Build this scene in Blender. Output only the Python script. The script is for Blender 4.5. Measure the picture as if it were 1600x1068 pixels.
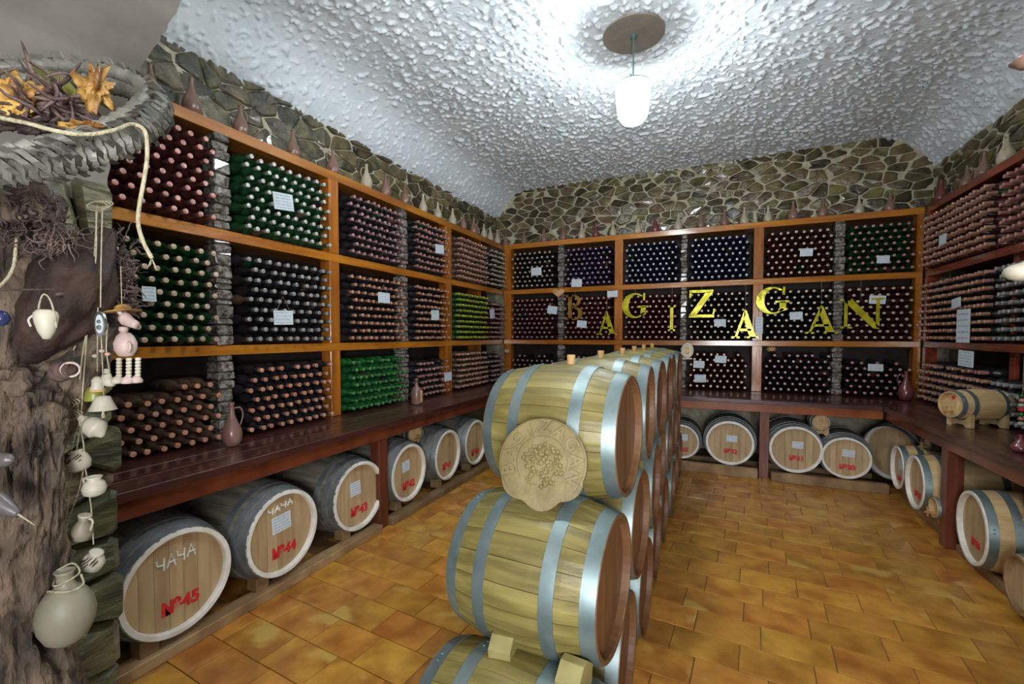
import bpy, bmesh, math, random
import numpy as np
from mathutils import Vector, Matrix, noise, Euler
for o in list(bpy.data.objects): bpy.data.objects.remove(o)
S = bpy.context.scene; COL = S.collection
PI = math.pi; R = math.radians
random.seed(7); NR = np.random.default_rng(7)

# ------------------------------------------------------------------ camera
YAW, PIT, EYE = R(24.0), R(-2.0), 1.5
cam = bpy.data.cameras.new('camera'); cam.sensor_width = 36; cam.lens = 700/1600*36; cam.shift_y = 14/1600
cam.clip_start = .02
co = bpy.data.objects.new('camera', cam); COL.objects.link(co)
co.location = (0, 0, EYE); co.rotation_euler = (R(90)+PIT, 0, YAW); S.camera = co
# ------------------------------------------------------------------ light and exposure
W = bpy.data.worlds.new('world'); S.world = W; W.use_nodes = True
W.node_tree.nodes['Background'].inputs[0].default_value = (.80, .88, 1, 1)
W.node_tree.nodes['Background'].inputs[1].default_value = .35
S.view_settings.view_transform = 'Standard'; S.view_settings.look = 'None'
S.view_settings.exposure = 0.42; S.view_settings.gamma = 1; S.view_settings.use_curve_mapping = False
LAMP_W, GLOBE_E = 58, 5
def area_light(name, loc, rot, sx, sy, power, col):
    l = bpy.data.lights.new(name, 'AREA'); l.shape = 'RECTANGLE'; l.size = sx; l.size_y = sy; l.energy = power; l.color = col
    o = bpy.data.objects.new(name, l); COL.objects.link(o); o.location = loc; o.rotation_euler = rot; return o
area_light('added_fill_light', (.75, -.95, 1.45), (R(127), 0, R(0)), 1.6, 1.2, 168, (.93, .96, 1))  # added unseen fill behind the viewpoint, aimed up to brighten the ceiling

def at(x, y, d):
    "point at depth d in front of the doorway viewpoint"
    f = Vector((-math.sin(YAW)*math.cos(PIT), math.cos(YAW)*math.cos(PIT), math.sin(PIT)))
    r = Vector((math.cos(YAW), math.sin(YAW), 0)); u = r.cross(f)
    return Vector((0, 0, EYE)) + d*(f + r*(x-800)/700 - u*(y-548)/700)
def on(x, y, ax, v):
    p = at(x, y, 1) - Vector((0, 0, EYE)); t = (v-(0, 0, EYE)[ax])/p[ax]
    return Vector((0, 0, EYE)) + p*t

# ------------------------------------------------------------------ materials
def mat(name, c1, c2=None, rough=.5, metal=0, scale=8, stretch=(1, 1, 1), bump=0, bscale=None, var=0.0, emit=None, coat=0, detail=5, spots=None, coords='Object', contrast=(.35, .65), hue=0.0):
    m = bpy.data.materials.new(name); m.use_nodes = True; nt = m.node_tree; N = nt.nodes; K = nt.links
    b = N['Principled BSDF']; b.inputs['Roughness'].default_value = rough; b.inputs['Metallic'].default_value = metal
    if coat: b.inputs['Coat Weight'].default_value = coat; b.inputs['Coat Roughness'].default_value = .12
    if c2 is None: c2 = c1
    tc = N.new('ShaderNodeTexCoord'); mp = N.new('ShaderNodeMapping'); mp.inputs['Scale'].default_value = stretch
    K.new(tc.outputs[coords], mp.inputs[0])
    oi = N.new('ShaderNodeObjectInfo')
    if var or hue:
        ad = N.new('ShaderNodeVectorMath'); ad.operation = 'MULTIPLY_ADD'; ad.inputs[1].default_value = (1, 1, 1)
        sc = N.new('ShaderNodeVectorMath'); sc.operation = 'SCALE'; sc.inputs[0].default_value = (7, 13, 5); K.new(oi.outputs['Random'], sc.inputs['Scale'])
        K.new(mp.outputs[0], ad.inputs[0]); K.new(sc.outputs[0], ad.inputs[2]); vec = ad.outputs[0]
    else: vec = mp.outputs[0]
    n = N.new('ShaderNodeTexNoise'); n.inputs['Scale'].default_value = scale; n.inputs['Detail'].default_value = detail
    K.new(vec, n.inputs['Vector'])
    r = N.new('ShaderNodeValToRGB'); r.color_ramp.elements[0].position = contrast[0]; r.color_ramp.elements[1].position = contrast[1]
    r.color_ramp.elements[0].color = (*c1, 1); r.color_ramp.elements[1].color = (*c2, 1)
    K.new(n.outputs[0], r.inputs[0]); out = r.outputs[0]
    if spots:
        n2 = N.new('ShaderNodeTexNoise'); n2.inputs['Scale'].default_value = spots[1]; n2.inputs['Detail'].default_value = 3; K.new(vec, n2.inputs['Vector'])
        r2 = N.new('ShaderNodeValToRGB'); r2.color_ramp.elements[0].position = spots[2]; r2.color_ramp.elements[1].position = spots[2]+.08
        K.new(n2.outputs[0], r2.inputs[0])
        mx = N.new('ShaderNodeMix'); mx.data_type = 'RGBA'; K.new(r2.outputs[0], mx.inputs[0]); K.new(out, mx.inputs[6]); mx.inputs[7].default_value = (*spots[0], 1); out = mx.outputs[2]
    if var or hue:
        hs = N.new('ShaderNodeHueSaturation')
        mr = N.new('ShaderNodeMapRange'); mr.inputs[3].default_value = 1-var; mr.inputs[4].default_value = 1+var; K.new(oi.outputs['Random'], mr.inputs[0])
        K.new(mr.outputs[0], hs.inputs['Value'])
        if hue:
            wn = N.new('ShaderNodeTexWhiteNoise'); wn.noise_dimensions = '1D'; K.new(oi.outputs['Random'], wn.inputs['W'])
            mh = N.new('ShaderNodeMapRange'); mh.inputs[3].default_value = .5-hue; mh.inputs[4].default_value = .5+hue; K.new(wn.outputs[0], mh.inputs[0]); K.new(mh.outputs[0], hs.inputs['Hue'])
        K.new(out, hs.inputs['Color']); out = hs.outputs[0]
    K.new(out, b.inputs['Base Color'])
    if bump:
        bn = N.new('ShaderNodeTexNoise'); bn.inputs['Scale'].default_value = bscale or scale*2; bn.inputs['Detail'].default_value = 6; K.new(vec, bn.inputs['Vector'])
        bp = N.new('ShaderNodeBump'); bp.inputs['Strength'].default_value = bump; bp.inputs['Distance'].default_value = .02
        K.new(bn.outputs[0], bp.inputs['Height']); K.new(bp.outputs[0], b.inputs['Normal'])
    if emit: b.inputs['Emission Color'].default_value = (*emit[0], 1); b.inputs['Emission Strength'].default_value = emit[1]
    return m
M = {}
M['stucco'] = mat('white_stucco', (.80, .88, .93), (.88, .94, .97), .8, scale=3, bump=.25, bscale=45)
M['plaster'] = mat('grey_plaster', (.19, .172, .148), (.25, .23, .20), .75, scale=4, bump=.15, bscale=14)
M['mortar'] = mat('mortar', (0.3828, 0.348, 0.2436), (0.58, 0.5336, 0.3944), .8, scale=14, bump=.5, bscale=40)
M['darkmortar'] = mat('dark_mortar', (.05, .045, .035), (.11, .10, .07), .8, scale=10, bump=.5, bscale=30)
M['stone'] = mat('varnished_stone', (0.0425, 0.0323, 0.0153), (0.17, 0.1318, 0.0527), .30, scale=7, bump=.55, bscale=22, var=.55, hue=.03, coat=.25)
M['wetstone'] = mat('glossy_stone', (0.034, 0.0306, 0.0204), (0.136, 0.1156, 0.0544), .10, scale=9, bump=1.0, bscale=26, var=.5, hue=.04, coat=.9)
M['pillarstone'] = mat('green_slab_stone', (.06, .055, .035), (.22, .20, .10), .35, scale=6, stretch=(1, 1, 3), bump=.9, bscale=15, var=.5, hue=.05, coat=.3)
M['pierstone'] = mat('glittering_pier_stone', (0.06, 0.042, 0.03), (0.33, 0.288, 0.252), .14, scale=30, bump=1, bscale=60, var=.4, coat=.8)
M['tile'] = mat('floor_tile', (0.3758, 0.1435, 0.0205), (0.6285, 0.3074, 0.04919), .30, scale=7, bump=.14, bscale=12, var=.16, hue=.010, coat=.25, spots=((.62, .38, .09), 4, .60))
M['joint'] = mat('floor_joint', (.16, .08, .025), (.24, .12, .04), .8)
M['concrete'] = mat('pebbled_concrete', (.16, .15, .09), (.42, .40, .27), .8, scale=40, bump=.8, bscale=60)
def wood(n, a, b, rough=.35, axis=0, sc=6, **k):
    st = [5, 5, 5]; st[axis] = .6
    return mat(n, a, b, rough, scale=sc, stretch=st, bump=k.pop('bump', .15), bscale=sc*2, **k)
M['orangeX'] = wood('orange_varnished_wood_x', (0.3276, 0.0975, 0.0078), (0.5148, 0.195, 0.01716), .22, 0, 3, var=.15, coat=.5)
M['orangeY'] = wood('orange_varnished_wood_y', (0.3276, 0.0975, 0.0078), (0.5148, 0.195, 0.01716), .22, 1, 3, var=.15, coat=.5)
M['orangeZ'] = wood('orange_varnished_wood_z', (0.2808, 0.078, 0.0078), (0.468, 0.156, 0.0156), .25, 2, 3, var=.15, coat=.5)
M['redY'] = wood('red_varnished_wood_y', (.14, .022, .010), (.27, .05, .02), .22, 1, 3, coat=.5)
M['mahX'] = wood('mahogany_x', (0.036, 0.0096, 0.0072), (0.1, 0.0304, 0.0224), .33, 0, 3, coat=.5, var=.15)
M['mahY'] = wood('mahogany_y', (0.036, 0.0096, 0.0072), (0.1, 0.0304, 0.0224), .33, 1, 3, coat=.5, var=.15)
M['mahZ'] = wood('mahogany_z', (.10, .025, .012), (.20, .055, .03), .3, 2, 3, var=.1)
M['edge'] = mat('edge_wood', (.28, .06, .02), (.42, .12, .03), .3, scale=6, coat=.4)
M['edgedark'] = mat('dark_edge_wood', (.10, .022, .010), (.20, .05, .018), .3, scale=6, coat=.4)
M['rail'] = mat('rail_wood', (0.176, 0.096, 0.04), (0.336, 0.216, 0.104), .6, scale=6, var=.3)
M['block'] = mat('yellow_block_wood', (0.2604, 0.2108, 0.0682), (0.3596, 0.31, 0.124), .5, scale=8, var=.1)
M['darkback'] = mat('dark_panel', (.018, .012, .010), (.035, .025, .02), .7)
M['stave'] = wood('oak_stave', (0.1512, 0.1188, 0.0324), (0.2952, 0.2376, 0.072), .42, 0, 5, var=.14, spots=((.20, .14, .05), 3, .66))
M['oldstave'] = wood('weathered_stave', (0.119, 0.1105, 0.085), (0.2805, 0.255, 0.187), .5, 0, 5, var=.15)
M['palestave'] = wood('pale_stave', (0.55, 0.36, 0.16), (0.74, 0.52, 0.26), .4, 0, 5, var=.1)
M['hoop'] = mat('zinc_hoop', (0.187, 0.2465, 0.2465), (0.306, 0.374, 0.374), .48, .7, scale=8, var=.08)
M['greyhoop'] = mat('dull_hoop', (.22, .24, .25), (.36, .38, .39), .45, .55, scale=10, var=.1)
M['rim'] = mat('whitewashed_rim', (0.7863, 0.7331, 0.6375), (0.95, 0.9244, 0.8712), .6, scale=14)
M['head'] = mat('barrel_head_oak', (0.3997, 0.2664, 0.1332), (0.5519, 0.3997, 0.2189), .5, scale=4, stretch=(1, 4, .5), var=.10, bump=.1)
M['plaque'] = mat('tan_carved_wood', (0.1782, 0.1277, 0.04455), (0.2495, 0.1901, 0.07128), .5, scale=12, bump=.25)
M['redhead'] = mat('brown_head_wood', (0.136, 0.0578, 0.0238), (0.204, 0.0952, 0.0408), .45, scale=5, stretch=(1, 4, .5), var=.1)  # dark brown wood of the central stack's heads and rims
M['redpaint'] = mat('red_paint', (.60, .015, .02), (.72, .03, .03), .6, scale=40)
M['chalk'] = mat('chalk', (.80, .80, .78), None, .9)
M['paper'] = mat('paper', (0.629, 0.697, 0.731), (0.714, 0.765, 0.7905), .8, scale=20)
M['print'] = mat('grey_print', (.33, .42, .55), None, .8)
M['gold'] = mat('yellow_foil', (0.425, 0.357, 0.0085), (0.731, 0.663, 0.034), .22, .35, scale=9, bump=.5, bscale=6)
M['cork'] = mat('cork_wood', (.42, .22, .08), (.62, .38, .17), .5, scale=20)
M['jugbrown'] = mat('brown_clay', (.16, .085, .06), (.28, .17, .12), .28, scale=6, coat=.4)
M['jugrose'] = mat('rose_clay', (.20, .10, .08), (.32, .175, .14), .28, scale=6, coat=.4)
M['jugsand'] = mat('sand_clay', (.40, .34, .24), (.56, .49, .36), .32, scale=6, coat=.3)
M['jugred'] = mat('dark_red_clay', (.13, .03, .035), (.22, .06, .06), .22, scale=6, coat=.5)
M['rope'] = mat('hemp_rope', (0.375, 0.315, 0.195), (0.525, 0.465, 0.315), .8, scale=60, bump=.6, bscale=120)
M['bark'] = mat('tree_bark', (0.024, 0.0152, 0.0096), (0.2, 0.136, 0.088), .7, scale=9, stretch=(2.5, 2.5, .7), bump=1.0, bscale=18)
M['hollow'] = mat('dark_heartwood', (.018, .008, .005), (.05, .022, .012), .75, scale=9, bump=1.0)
M['root'] = mat('root_wood', (0.0384, 0.02048, 0.01664), (0.1408, 0.0896, 0.0768), .6, scale=20, var=.4, bump=.5)
M['driftwood'] = mat('amber_driftwood', (0.17, 0.06375, 0.0102), (0.612, 0.357, 0.085), .45, scale=14, bump=.8, bscale=25, var=.2)
M['strip'] = mat('grey_bark_strip', (0.0864, 0.08352, 0.06336), (0.2304, 0.2246, 0.1843), .42, scale=9, bump=.5, bscale=30, var=.25)
M['olive'] = mat('olive_gourd', (.10, .11, .015), (.28, .29, .05), .35, scale=6)
M['cream'] = mat('cream_clay', (0.45, 0.405, 0.3), (0.57, 0.525, 0.42), .5, scale=8, var=.1)
M['pink'] = mat('pink_clay', (0.45, 0.315, 0.2775), (0.555, 0.435, 0.39), .5, scale=10)
M['green_clay'] = mat('grey_green_clay', (0.175, 0.168, 0.098), (0.308, 0.266, 0.203), .5, scale=2.5)
M['paint'] = mat('brown_brush_paint', (.07, .05, .03), None, .6)
M['charcoal'] = mat('charcoal_glaze', (.08, .065, .065), (.13, .11, .11), .35, scale=10)
M['blue'] = mat('cobalt_glaze', (.01, .015, .05), (.03, .04, .12), .1, scale=10)
M['metal'] = mat('lamp_metal', (.14, .25, .24), (.20, .32, .31), .4, .5, scale=20)
M['silver'] = mat('silver_frame', (.5, .52, .5), (.7, .72, .7), .25, .9)
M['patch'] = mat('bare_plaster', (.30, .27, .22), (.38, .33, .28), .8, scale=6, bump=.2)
M['globe'] = mat('frosted_globe', (1, 1, 1), None, .4, emit=((.86, .95, 1), GLOBE_E))
_nt = M['globe'].node_tree; _tr = _nt.nodes.new('ShaderNodeBsdfTransparent'); _mx = _nt.nodes.new('ShaderNodeMixShader'); _mx.inputs[0].default_value = .45
_nt.links.new(_tr.outputs[0], _mx.inputs[1]); _nt.links.new(_nt.nodes['Principled BSDF'].outputs[0], _mx.inputs[2]); _nt.links.new(_mx.outputs[0], _nt.nodes['Material Output'].inputs[0])
M['wire'] = mat('dark_wire', (.05, .05, .05), None, .5)
GL = dict(black=((.010, .009, .011), (.022, .018, .02)), maroon=((.035, .008, .009), (.07, .018, .016)), green=((.006, .03, .010), (.012, .06, .018)),
          bright=((.005, .05, .012), (.015, .12, .03)), blue=((.010, .010, .03), (.02, .02, .06)), brown=((.05, .028, .018), (.10, .06, .04)), lime=((.10, .20, .02), (.22, .34, .04)))
for k, (a, b) in GL.items(): M['g_'+k] = mat(k+'_bottle_glass', a, b, .26, scale=14, coat=.3)
CP = dict(pink=((.42, .17, .14), (.62, .32, .27)), white=((.46, .48, .42), (.66, .66, .58)), grey=((.26, .26, .25), (.48, .46, .44)), orange=((.50, .20, .12), (.68, .36, .24)),
          cream=((.46, .33, .22), (.66, .52, .38)), green=((.04, .17, .03), (.13, .36, .10)), rose=((.36, .16, .17), (.56, .34, .34)), copper=((.50, .23, .15), (.74, .44, .32)), lime=((.30, .34, .03), (.52, .55, .10)))
for k, (a, b) in CP.items(): M['c_'+k] = mat(k+'_capsule_foil', a, b, .32, .15, scale=30, var=.15)

# ------------------------------------------------------------------ object helpers
def link(name, me, m=None, parent=None, loc=None, rot=None):
    o = bpy.data.objects.new(name, me); COL.objects.link(o)
    if m is not None:
        if not isinstance(m, (list, tuple)): m = [m]
        if len(me.materials) == 0:
            for x in m: me.materials.append(M[x] if isinstance(x, str) else x)
    if parent: o.parent = parent
    if loc is not None: o.location = loc
    if rot is not None: o.rotation_euler = rot
    return o
def tag(o, label=None, cat=None, group=None, kind=None):
    if label: o['label'] = label
    if cat: o['category'] = cat
    if group: o['group'] = group
    if kind: o['kind'] = kind
    return o
def empty(name, loc=(0, 0, 0), rot=(0, 0, 0)):
    o = bpy.data.objects.new(name, None); o.empty_display_size = .05; COL.objects.link(o); o.location = loc; o.rotation_euler = rot; return o
def obj(name, bm, m, parent=None, loc=None, rot=None, smooth=False):
    me = bpy.data.meshes.new(name); bmesh.ops.recalc_face_normals(bm, faces=bm.faces[:]); bm.to_mesh(me); bm.free()
    if smooth: me.polygons.foreach_set('use_smooth', [True]*len(me.polygons))
    return link(name, me, m, parent, loc, rot)
def copy_tree(o, parent=None):
    c = o.copy(); COL.objects.link(c); c.parent = parent
    for ch in [x for x in o.children]: copy_tree(ch, c)
    return c
def BM(): return bmesh.new()
def box(bm, a, b, mtx=None, bev=0):
    x0, y0, z0 = a; x1, y1, z1 = b
    vs = [bm.verts.new(Vector(v) if mtx is None else mtx @ Vector(v)) for v in ((x0, y0, z0), (x1, y0, z0), (x1, y1, z0), (x0, y1, z0), (x0, y0, z1), (x1, y0, z1), (x1, y1, z1), (x0, y1, z1))]
    fs = [bm.faces.new([vs[i] for i in f]) for f in ((0, 3, 2, 1), (4, 5, 6, 7), (0, 1, 5, 4), (1, 2, 6, 5), (2, 3, 7, 6), (3, 0, 4, 7))]
    if bev: bmesh.ops.bevel(bm, geom=list({e for f in fs for e in f.edges}), offset=bev, segments=1, affect='EDGES')
    return bm
def lathe(bm, prof, n=16, mtx=None, axis='Z', closed=True):
    rings = []
    for r, z in prof:
        ring = []
        if r < 1e-6:
            v = Vector((0, 0, z)) if axis == 'Z' else Vector((z, 0, 0))
            v = bm.verts.new(mtx @ v if mtx else v); rings.append([v]*n); continue
        for i in range(n):
            a = 2*PI*i/n
            v = Vector((r*math.cos(a), r*math.sin(a), z)) if axis == 'Z' else Vector((z, r*math.cos(a), r*math.sin(a)))
            ring.append(bm.verts.new(mtx @ v if mtx else v))
        rings.append(ring)
    for A, B in zip(rings[:-1], rings[1:]):
        for i in range(n):
            j = (i+1) % n; q = []
            for v in (A[i], A[j], B[j], B[i]):
                if v not in q: q.append(v)
            if len(q) > 2:
                try: bm.faces.new(q)
                except ValueError: pass
    if closed:
        for ring in (rings[0], rings[-1]):
            if ring[0] is not ring[1]:
                try: bm.faces.new(ring)
                except ValueError: pass
    return bm
def catmull(pts, n=6):
    pts = [Vector(p) for p in pts]; P = [pts[0]*2-pts[1]]+pts+[pts[-1]*2-pts[-2]]; out = []
    for i in range(1, len(P)-2):
        for k in range(n):
            t = k/n; a, b, c, d = P[i-1], P[i], P[i+1], P[i+2]
            out.append(.5*((2*b)+(c-a)*t+(2*a-5*b+4*c-d)*t*t+(3*b-a-3*c+d)*t**3))
    out.append(pts[-1]); return out
def tube(bm, pts, r, n=6, smooth=0, disp=None, cap=True):
    if smooth: 
        rr = r if not isinstance(r, (list, tuple)) else [x for p in zip(*[[r[i]*(1-k/smooth)+r[min(i+1, len(r)-1)]*k/smooth for i in range(len(r)-1)] for k in range(smooth)]) for x in p]+[r[-1]]
        pts = catmull(pts, smooth); r = rr
    pts = [Vector(p) for p in pts]
    if not isinstance(r, (list, tuple)): r = [r]*len(pts)
    up = Vector((0, 0, 1)); t0 = (pts[1]-pts[0]).normalized()
    if abs(t0.dot(up)) > .95: up = Vector((1, 0, 0))
    nrm = (up - t0*up.dot(t0)).normalized(); rings = []
    for i, p in enumerate(pts):
        t = (pts[min(i+1, len(pts)-1)]-pts[max(i-1, 0)]).normalized()
        nrm = (nrm - t*nrm.dot(t)).normalized(); b = t.cross(nrm); ring = []
        for k in range(n):
            a = 2*PI*k/n; d = nrm*math.cos(a)+b*math.sin(a)
            rad = r[i]
            if disp: rad = disp(p, d, a, i, rad)
            ring.append(bm.verts.new(p+d*rad))
        rings.append(ring)
    for A, B in zip(rings[:-1], rings[1:]):
        for k in range(n):
            j = (k+1) % n; bm.faces.new((A[k], A[j], B[j], B[k]))
    if cap: bm.faces.new(rings[0][::-1]); bm.faces.new(rings[-1])
    return bm
def prism(bm, poly, h, mtx=None, z0=0):
    "2D polygon in local XY extruded from z0 to h"
    T = (lambda v: mtx @ v) if mtx is not None else (lambda v: v)
    a = [bm.verts.new(T(Vector((x, y, z0)))) for x, y in poly]; b = [bm.verts.new(T(Vector((x, y, h)))) for x, y in poly]
    n = len(poly)
    bm.faces.new(a[::-1]); bm.faces.new(b)
    for i in range(n): bm.faces.new((a[i], a[(i+1) % n], b[(i+1) % n], b[i]))
def text_mesh(s, size, depth=.0015, bold=.0):
    cu = bpy.data.curves.new('t', 'FONT'); cu.body = s; cu.size = size; cu.extrude = depth; cu.offset = bold; cu.align_x = 'CENTER'; cu.align_y = 'CENTER'; cu.resolution_u = 3
    o = bpy.data.objects.new('t', cu); COL.objects.link(o); dg = bpy.context.evaluated_depsgraph_get()
    me = bpy.data.meshes.new_from_object(o.evaluated_get(dg)); bpy.data.objects.remove(o); return me

# ------------------------------------------------------------------ numpy noise
def gnoise(x, y, seed=0):
    rs = np.random.default_rng(seed); G = rs.uniform(0, 2*np.pi, (256, 256)); 
    xi = np.floor(x).astype(int); yi = np.floor(y).astype(int); xf = x-xi; yf = y-yi
    def g(ix, iy, dx, dy):
        a = G[ix % 256, iy % 256]; return np.cos(a)*dx+np.sin(a)*dy
    u = xf**3*(xf*(xf*6-15)+10); v = yf**3*(yf*(yf*6-15)+10)
    n00 = g(xi, yi, xf, yf); n10 = g(xi+1, yi, xf-1, yf); n01 = g(xi, yi+1, xf, yf-1); n11 = g(xi+1, yi+1, xf-1, yf-1)
    return (n00*(1-u)+n10*u)*(1-v)+(n01*(1-u)+n11*u)*v

# ------------------------------------------------------------------ Voronoi stone masonry
def clip(poly, p, q):
    mx, my = (p[0]+q[0])/2, (p[1]+q[1])/2; nx, ny = q[0]-p[0], q[1]-p[1]; out = []
    f = lambda a: (a[0]-mx)*nx+(a[1]-my)*ny
    for i in range(len(poly)):
        a, b = poly[i], poly[(i+1) % len(poly)]; fa, fb = f(a), f(b)
        if fa <= 0: out.append(a)
        if (fa < 0) != (fb < 0) and fa != fb:
            t = fa/(fa-fb); out.append((a[0]+(b[0]-a[0])*t, a[1]+(b[1]-a[1])*t))
    return out
def cells(u0, u1, v0, v1, su, sv, jit=.42):
    pts = []; nv = max(1, round((v1-v0)/sv)); nu = max(1, round((u1-u0)/su))
    for j in range(nv):
        for i in range(nu):
            if random.random() < .08: continue
            pts.append((u0+(i+.5+.5*(j % 2)-.25+random.uniform(-jit, jit))*(u1-u0)/nu, v0+(j+.5+random.uniform(-jit, jit))*(v1-v0)/nv))
    k = su/sv; out = []
    for p in pts:
        poly = [(u0, v0*k), (u1, v0*k), (u1, v1*k), (u0, v1*k)]; P = (p[0], p[1]*k)
        near = sorted(pts, key=lambda q: (q[0]-p[0])**2+((q[1]-p[1])*k)**2)[1:18]
        for q in near: poly = clip(poly, P, (q[0], q[1]*k))
        if len(poly) > 2: out.append([(x, y/k) for x, y in poly])
    return out
def stone_wall(parent, fr, polys, m, gap=.008, h=(.012, .035), keep=None, back=-.01):
    "fr(u, v, d) -> world point; d outward"
    for poly in polys:
        c = (sum(p[0] for p in poly)/len(poly), sum(p[1] for p in poly)/len(poly))
        if keep and not keep(*c): continue
        # drop tiny edges, round the corners a little
        q = []
        for i in range(len(poly)):
            a, b = poly[i], poly[(i+1) % len(poly)]
            if math.hypot(a[0]-b[0], a[1]-b[1]) < .015: continue
            q += [(a[0]*.9+b[0]*.1, a[1]*.9+b[1]*.1), (a[0]*.1+b[0]*.9, a[1]*.1+b[1]*.9)]
        if len(q) < 4: continue
        size = min(max(x[0] for x in q)-min(x[0] for x in q), max(x[1] for x in q)-min(x[1] for x in q))
        if size < .03: continue
        s = max(.3, 1-2*gap/size); H = random.uniform(*h); bm = BM(); n = len(q)
        tu, tv = random.uniform(-.12, .12), random.uniform(-.12, .12)
        def ring(sc, d): return [bm.verts.new(fr(c[0]+(x-c[0])*sc, c[1]+(y-c[1])*sc, d+((x-c[0])*tu+(y-c[1])*tv if d > 0 else 0)+(random.uniform(-.003, .003) if d > 0 else 0))) for x, y in q]
        r0 = ring(s, back); r1 = ring(s, H*.55); r2 = ring(s*.80, H)
        cv = bm.verts.new(fr(c[0], c[1], H+random.uniform(-.004, .006)))
        for A, B in ((r0, r1), (r1, r2)):
            for i in range(n): bm.faces.new((A[i], A[(i+1) % n], B[(i+1) % n], B[i]))
        for i in range(n): bm.faces.new((r2[i], r2[(i+1) % n], cv))
        obj('stone', bm, m, parent)

# ================================================================== SETTING
XL, XR, YB = -3.15, 2.22, 6.45          # upper stone wall planes
def quad_struct(name, pts, m, faces=None):
    bm = BM(); vs = [bm.verts.new(p) for p in pts]
    for f in (faces or [range(len(pts))]): bm.faces.new([vs[i] for i in f])
    o = obj(name, bm, m); return tag(o, kind='structure')
# floor
fl = BM(); box(fl, (-3.3, -1.6, -.12), (2.6, 6.7, -.006)); floor = tag(obj('floor', fl, 'joint'), kind='structure')
fc = BM(); box(fc, (-3.2, -1.5, -.01), (2.4, 1.0, .006)); 
obj('threshold_slab', fc, 'concrete', floor)
ang = R(-4.7); ca, sa = math.cos(ang), math.sin(ang)
TL, TW = .30, .20; row = 0; tiles = []
for j in range(-3, 36):
    for i in range(-16, 14):
        u = (i+(.5 if j % 2 else 0)+.12*math.sin(j*3.7))*TL; v = j*TW
        x, y = u*ca-v*sa - .3, u*sa+v*ca+.93
        if not (-2.55 < x < 1.85 and 1.02 < y < 5.7): continue
        tiles.append((x, y))
tiles.sort(key=lambda p: p[0]**2+p[1]**2)
bt = BM(); box(bt, (-TL/2+.0025, -TW/2+.0025, -.012), (TL/2-.0025, TW/2-.0025, .0), bev=.0015)
tme = None
for k, (x, y) in enumerate(tiles[:300]):
    rz = ang+random.uniform(-.004, .004); z = random.uniform(-.0012, .0012)
    if tme is None: o = obj('floor_tile', bt, 'tile', floor); tme = o.data
    else: o = link('floor_tile', tme, None, floor)
    o.location = (x, y, z); o.rotation_euler = (0, 0, rz)
rest = BM()
for x, y in tiles[300:]:
    box(rest, (-TL/2+.003, -TW/2+.003, -.012), (TL/2-.003, TW/2-.003, 0), Matrix.Translation((x, y, 0)) @ Matrix.Rotation(ang, 4, 'Z'))
if tiles[300:]: tag(obj('floor_tile', rest, 'tile', floor), kind='stuff')

# walls: mortar bed, stones set proud above the racks
wl = BM(); box(wl, (-3.5, .9, 0), (XL, 6.9, 3.8)); wall_left = tag(obj('wall_left', wl, 'mortar'), kind='structure')
wb = BM(); box(wb, (-3.5, YB, 0), (2.7, 6.9, 3.95)); wall_back = tag(obj('wall_back', wb, 'mortar'), kind='structure')
wr = BM(); box(wr, (XR, .9, 2.80), (2.7, YB, 3.8)); box(wr, (2.36, .9, 0), (2.7, YB, 2.80)); wall_right = tag(obj('wall_right', wr, 'mortar'), kind='structure')
prof = [(-3.22, 3.30), (-3.12, 3.36), (-3.04, 3.45), (-2.97, 3.56), (-2.88, 3.65), (-2.76, 3.71), (-2.58, 3.735), (-1.8, 3.73), (-.5, 3.72), (.9, 3.73), (1.62, 3.745), (1.84, 3.72), (1.98, 3.66), (2.08, 3.56), (2.15, 3.46), (2.20, 3.37), (2.34, 3.28)]
px_, pz_ = np.array([p[0] for p in prof]), np.array([p[1] for p in prof])
def ceil_z(x): return float(np.interp(x, px_, pz_))
stone_wall(wall_back, lambda u, v, d: Vector((u, YB-d, v)), cells(XL, XR, 2.80, 3.76, .185, .098, .47), 'stone', gap=.006, h=(.006, .016), keep=lambda u, v: v < ceil_z(u)+.03)
def lk(u, v): return v < 3.42
near = [c for c in cells(1.0, 3.0, 2.80, 3.42, .19, .13)]
far = [c for c in cells(3.0, YB, 2.80, 3.42, .18, .10, .47)]
stone_wall(wall_left, lambda u, v, d: Vector((XL+d, u, v)), near, 'wetstone', gap=.003, h=(.006, .026))
stone_wall(wall_left, lambda u, v, d: Vector((XL+d, u, v)), far, 'stone', gap=.006, h=(.008, .022))
stone_wall(wall_right, lambda u, v, d: Vector((XR-d, u, v)), cells(4.0, YB, 2.80, 3.36, .20, .085), 'stone', gap=.008, h=(.008, .022))

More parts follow.
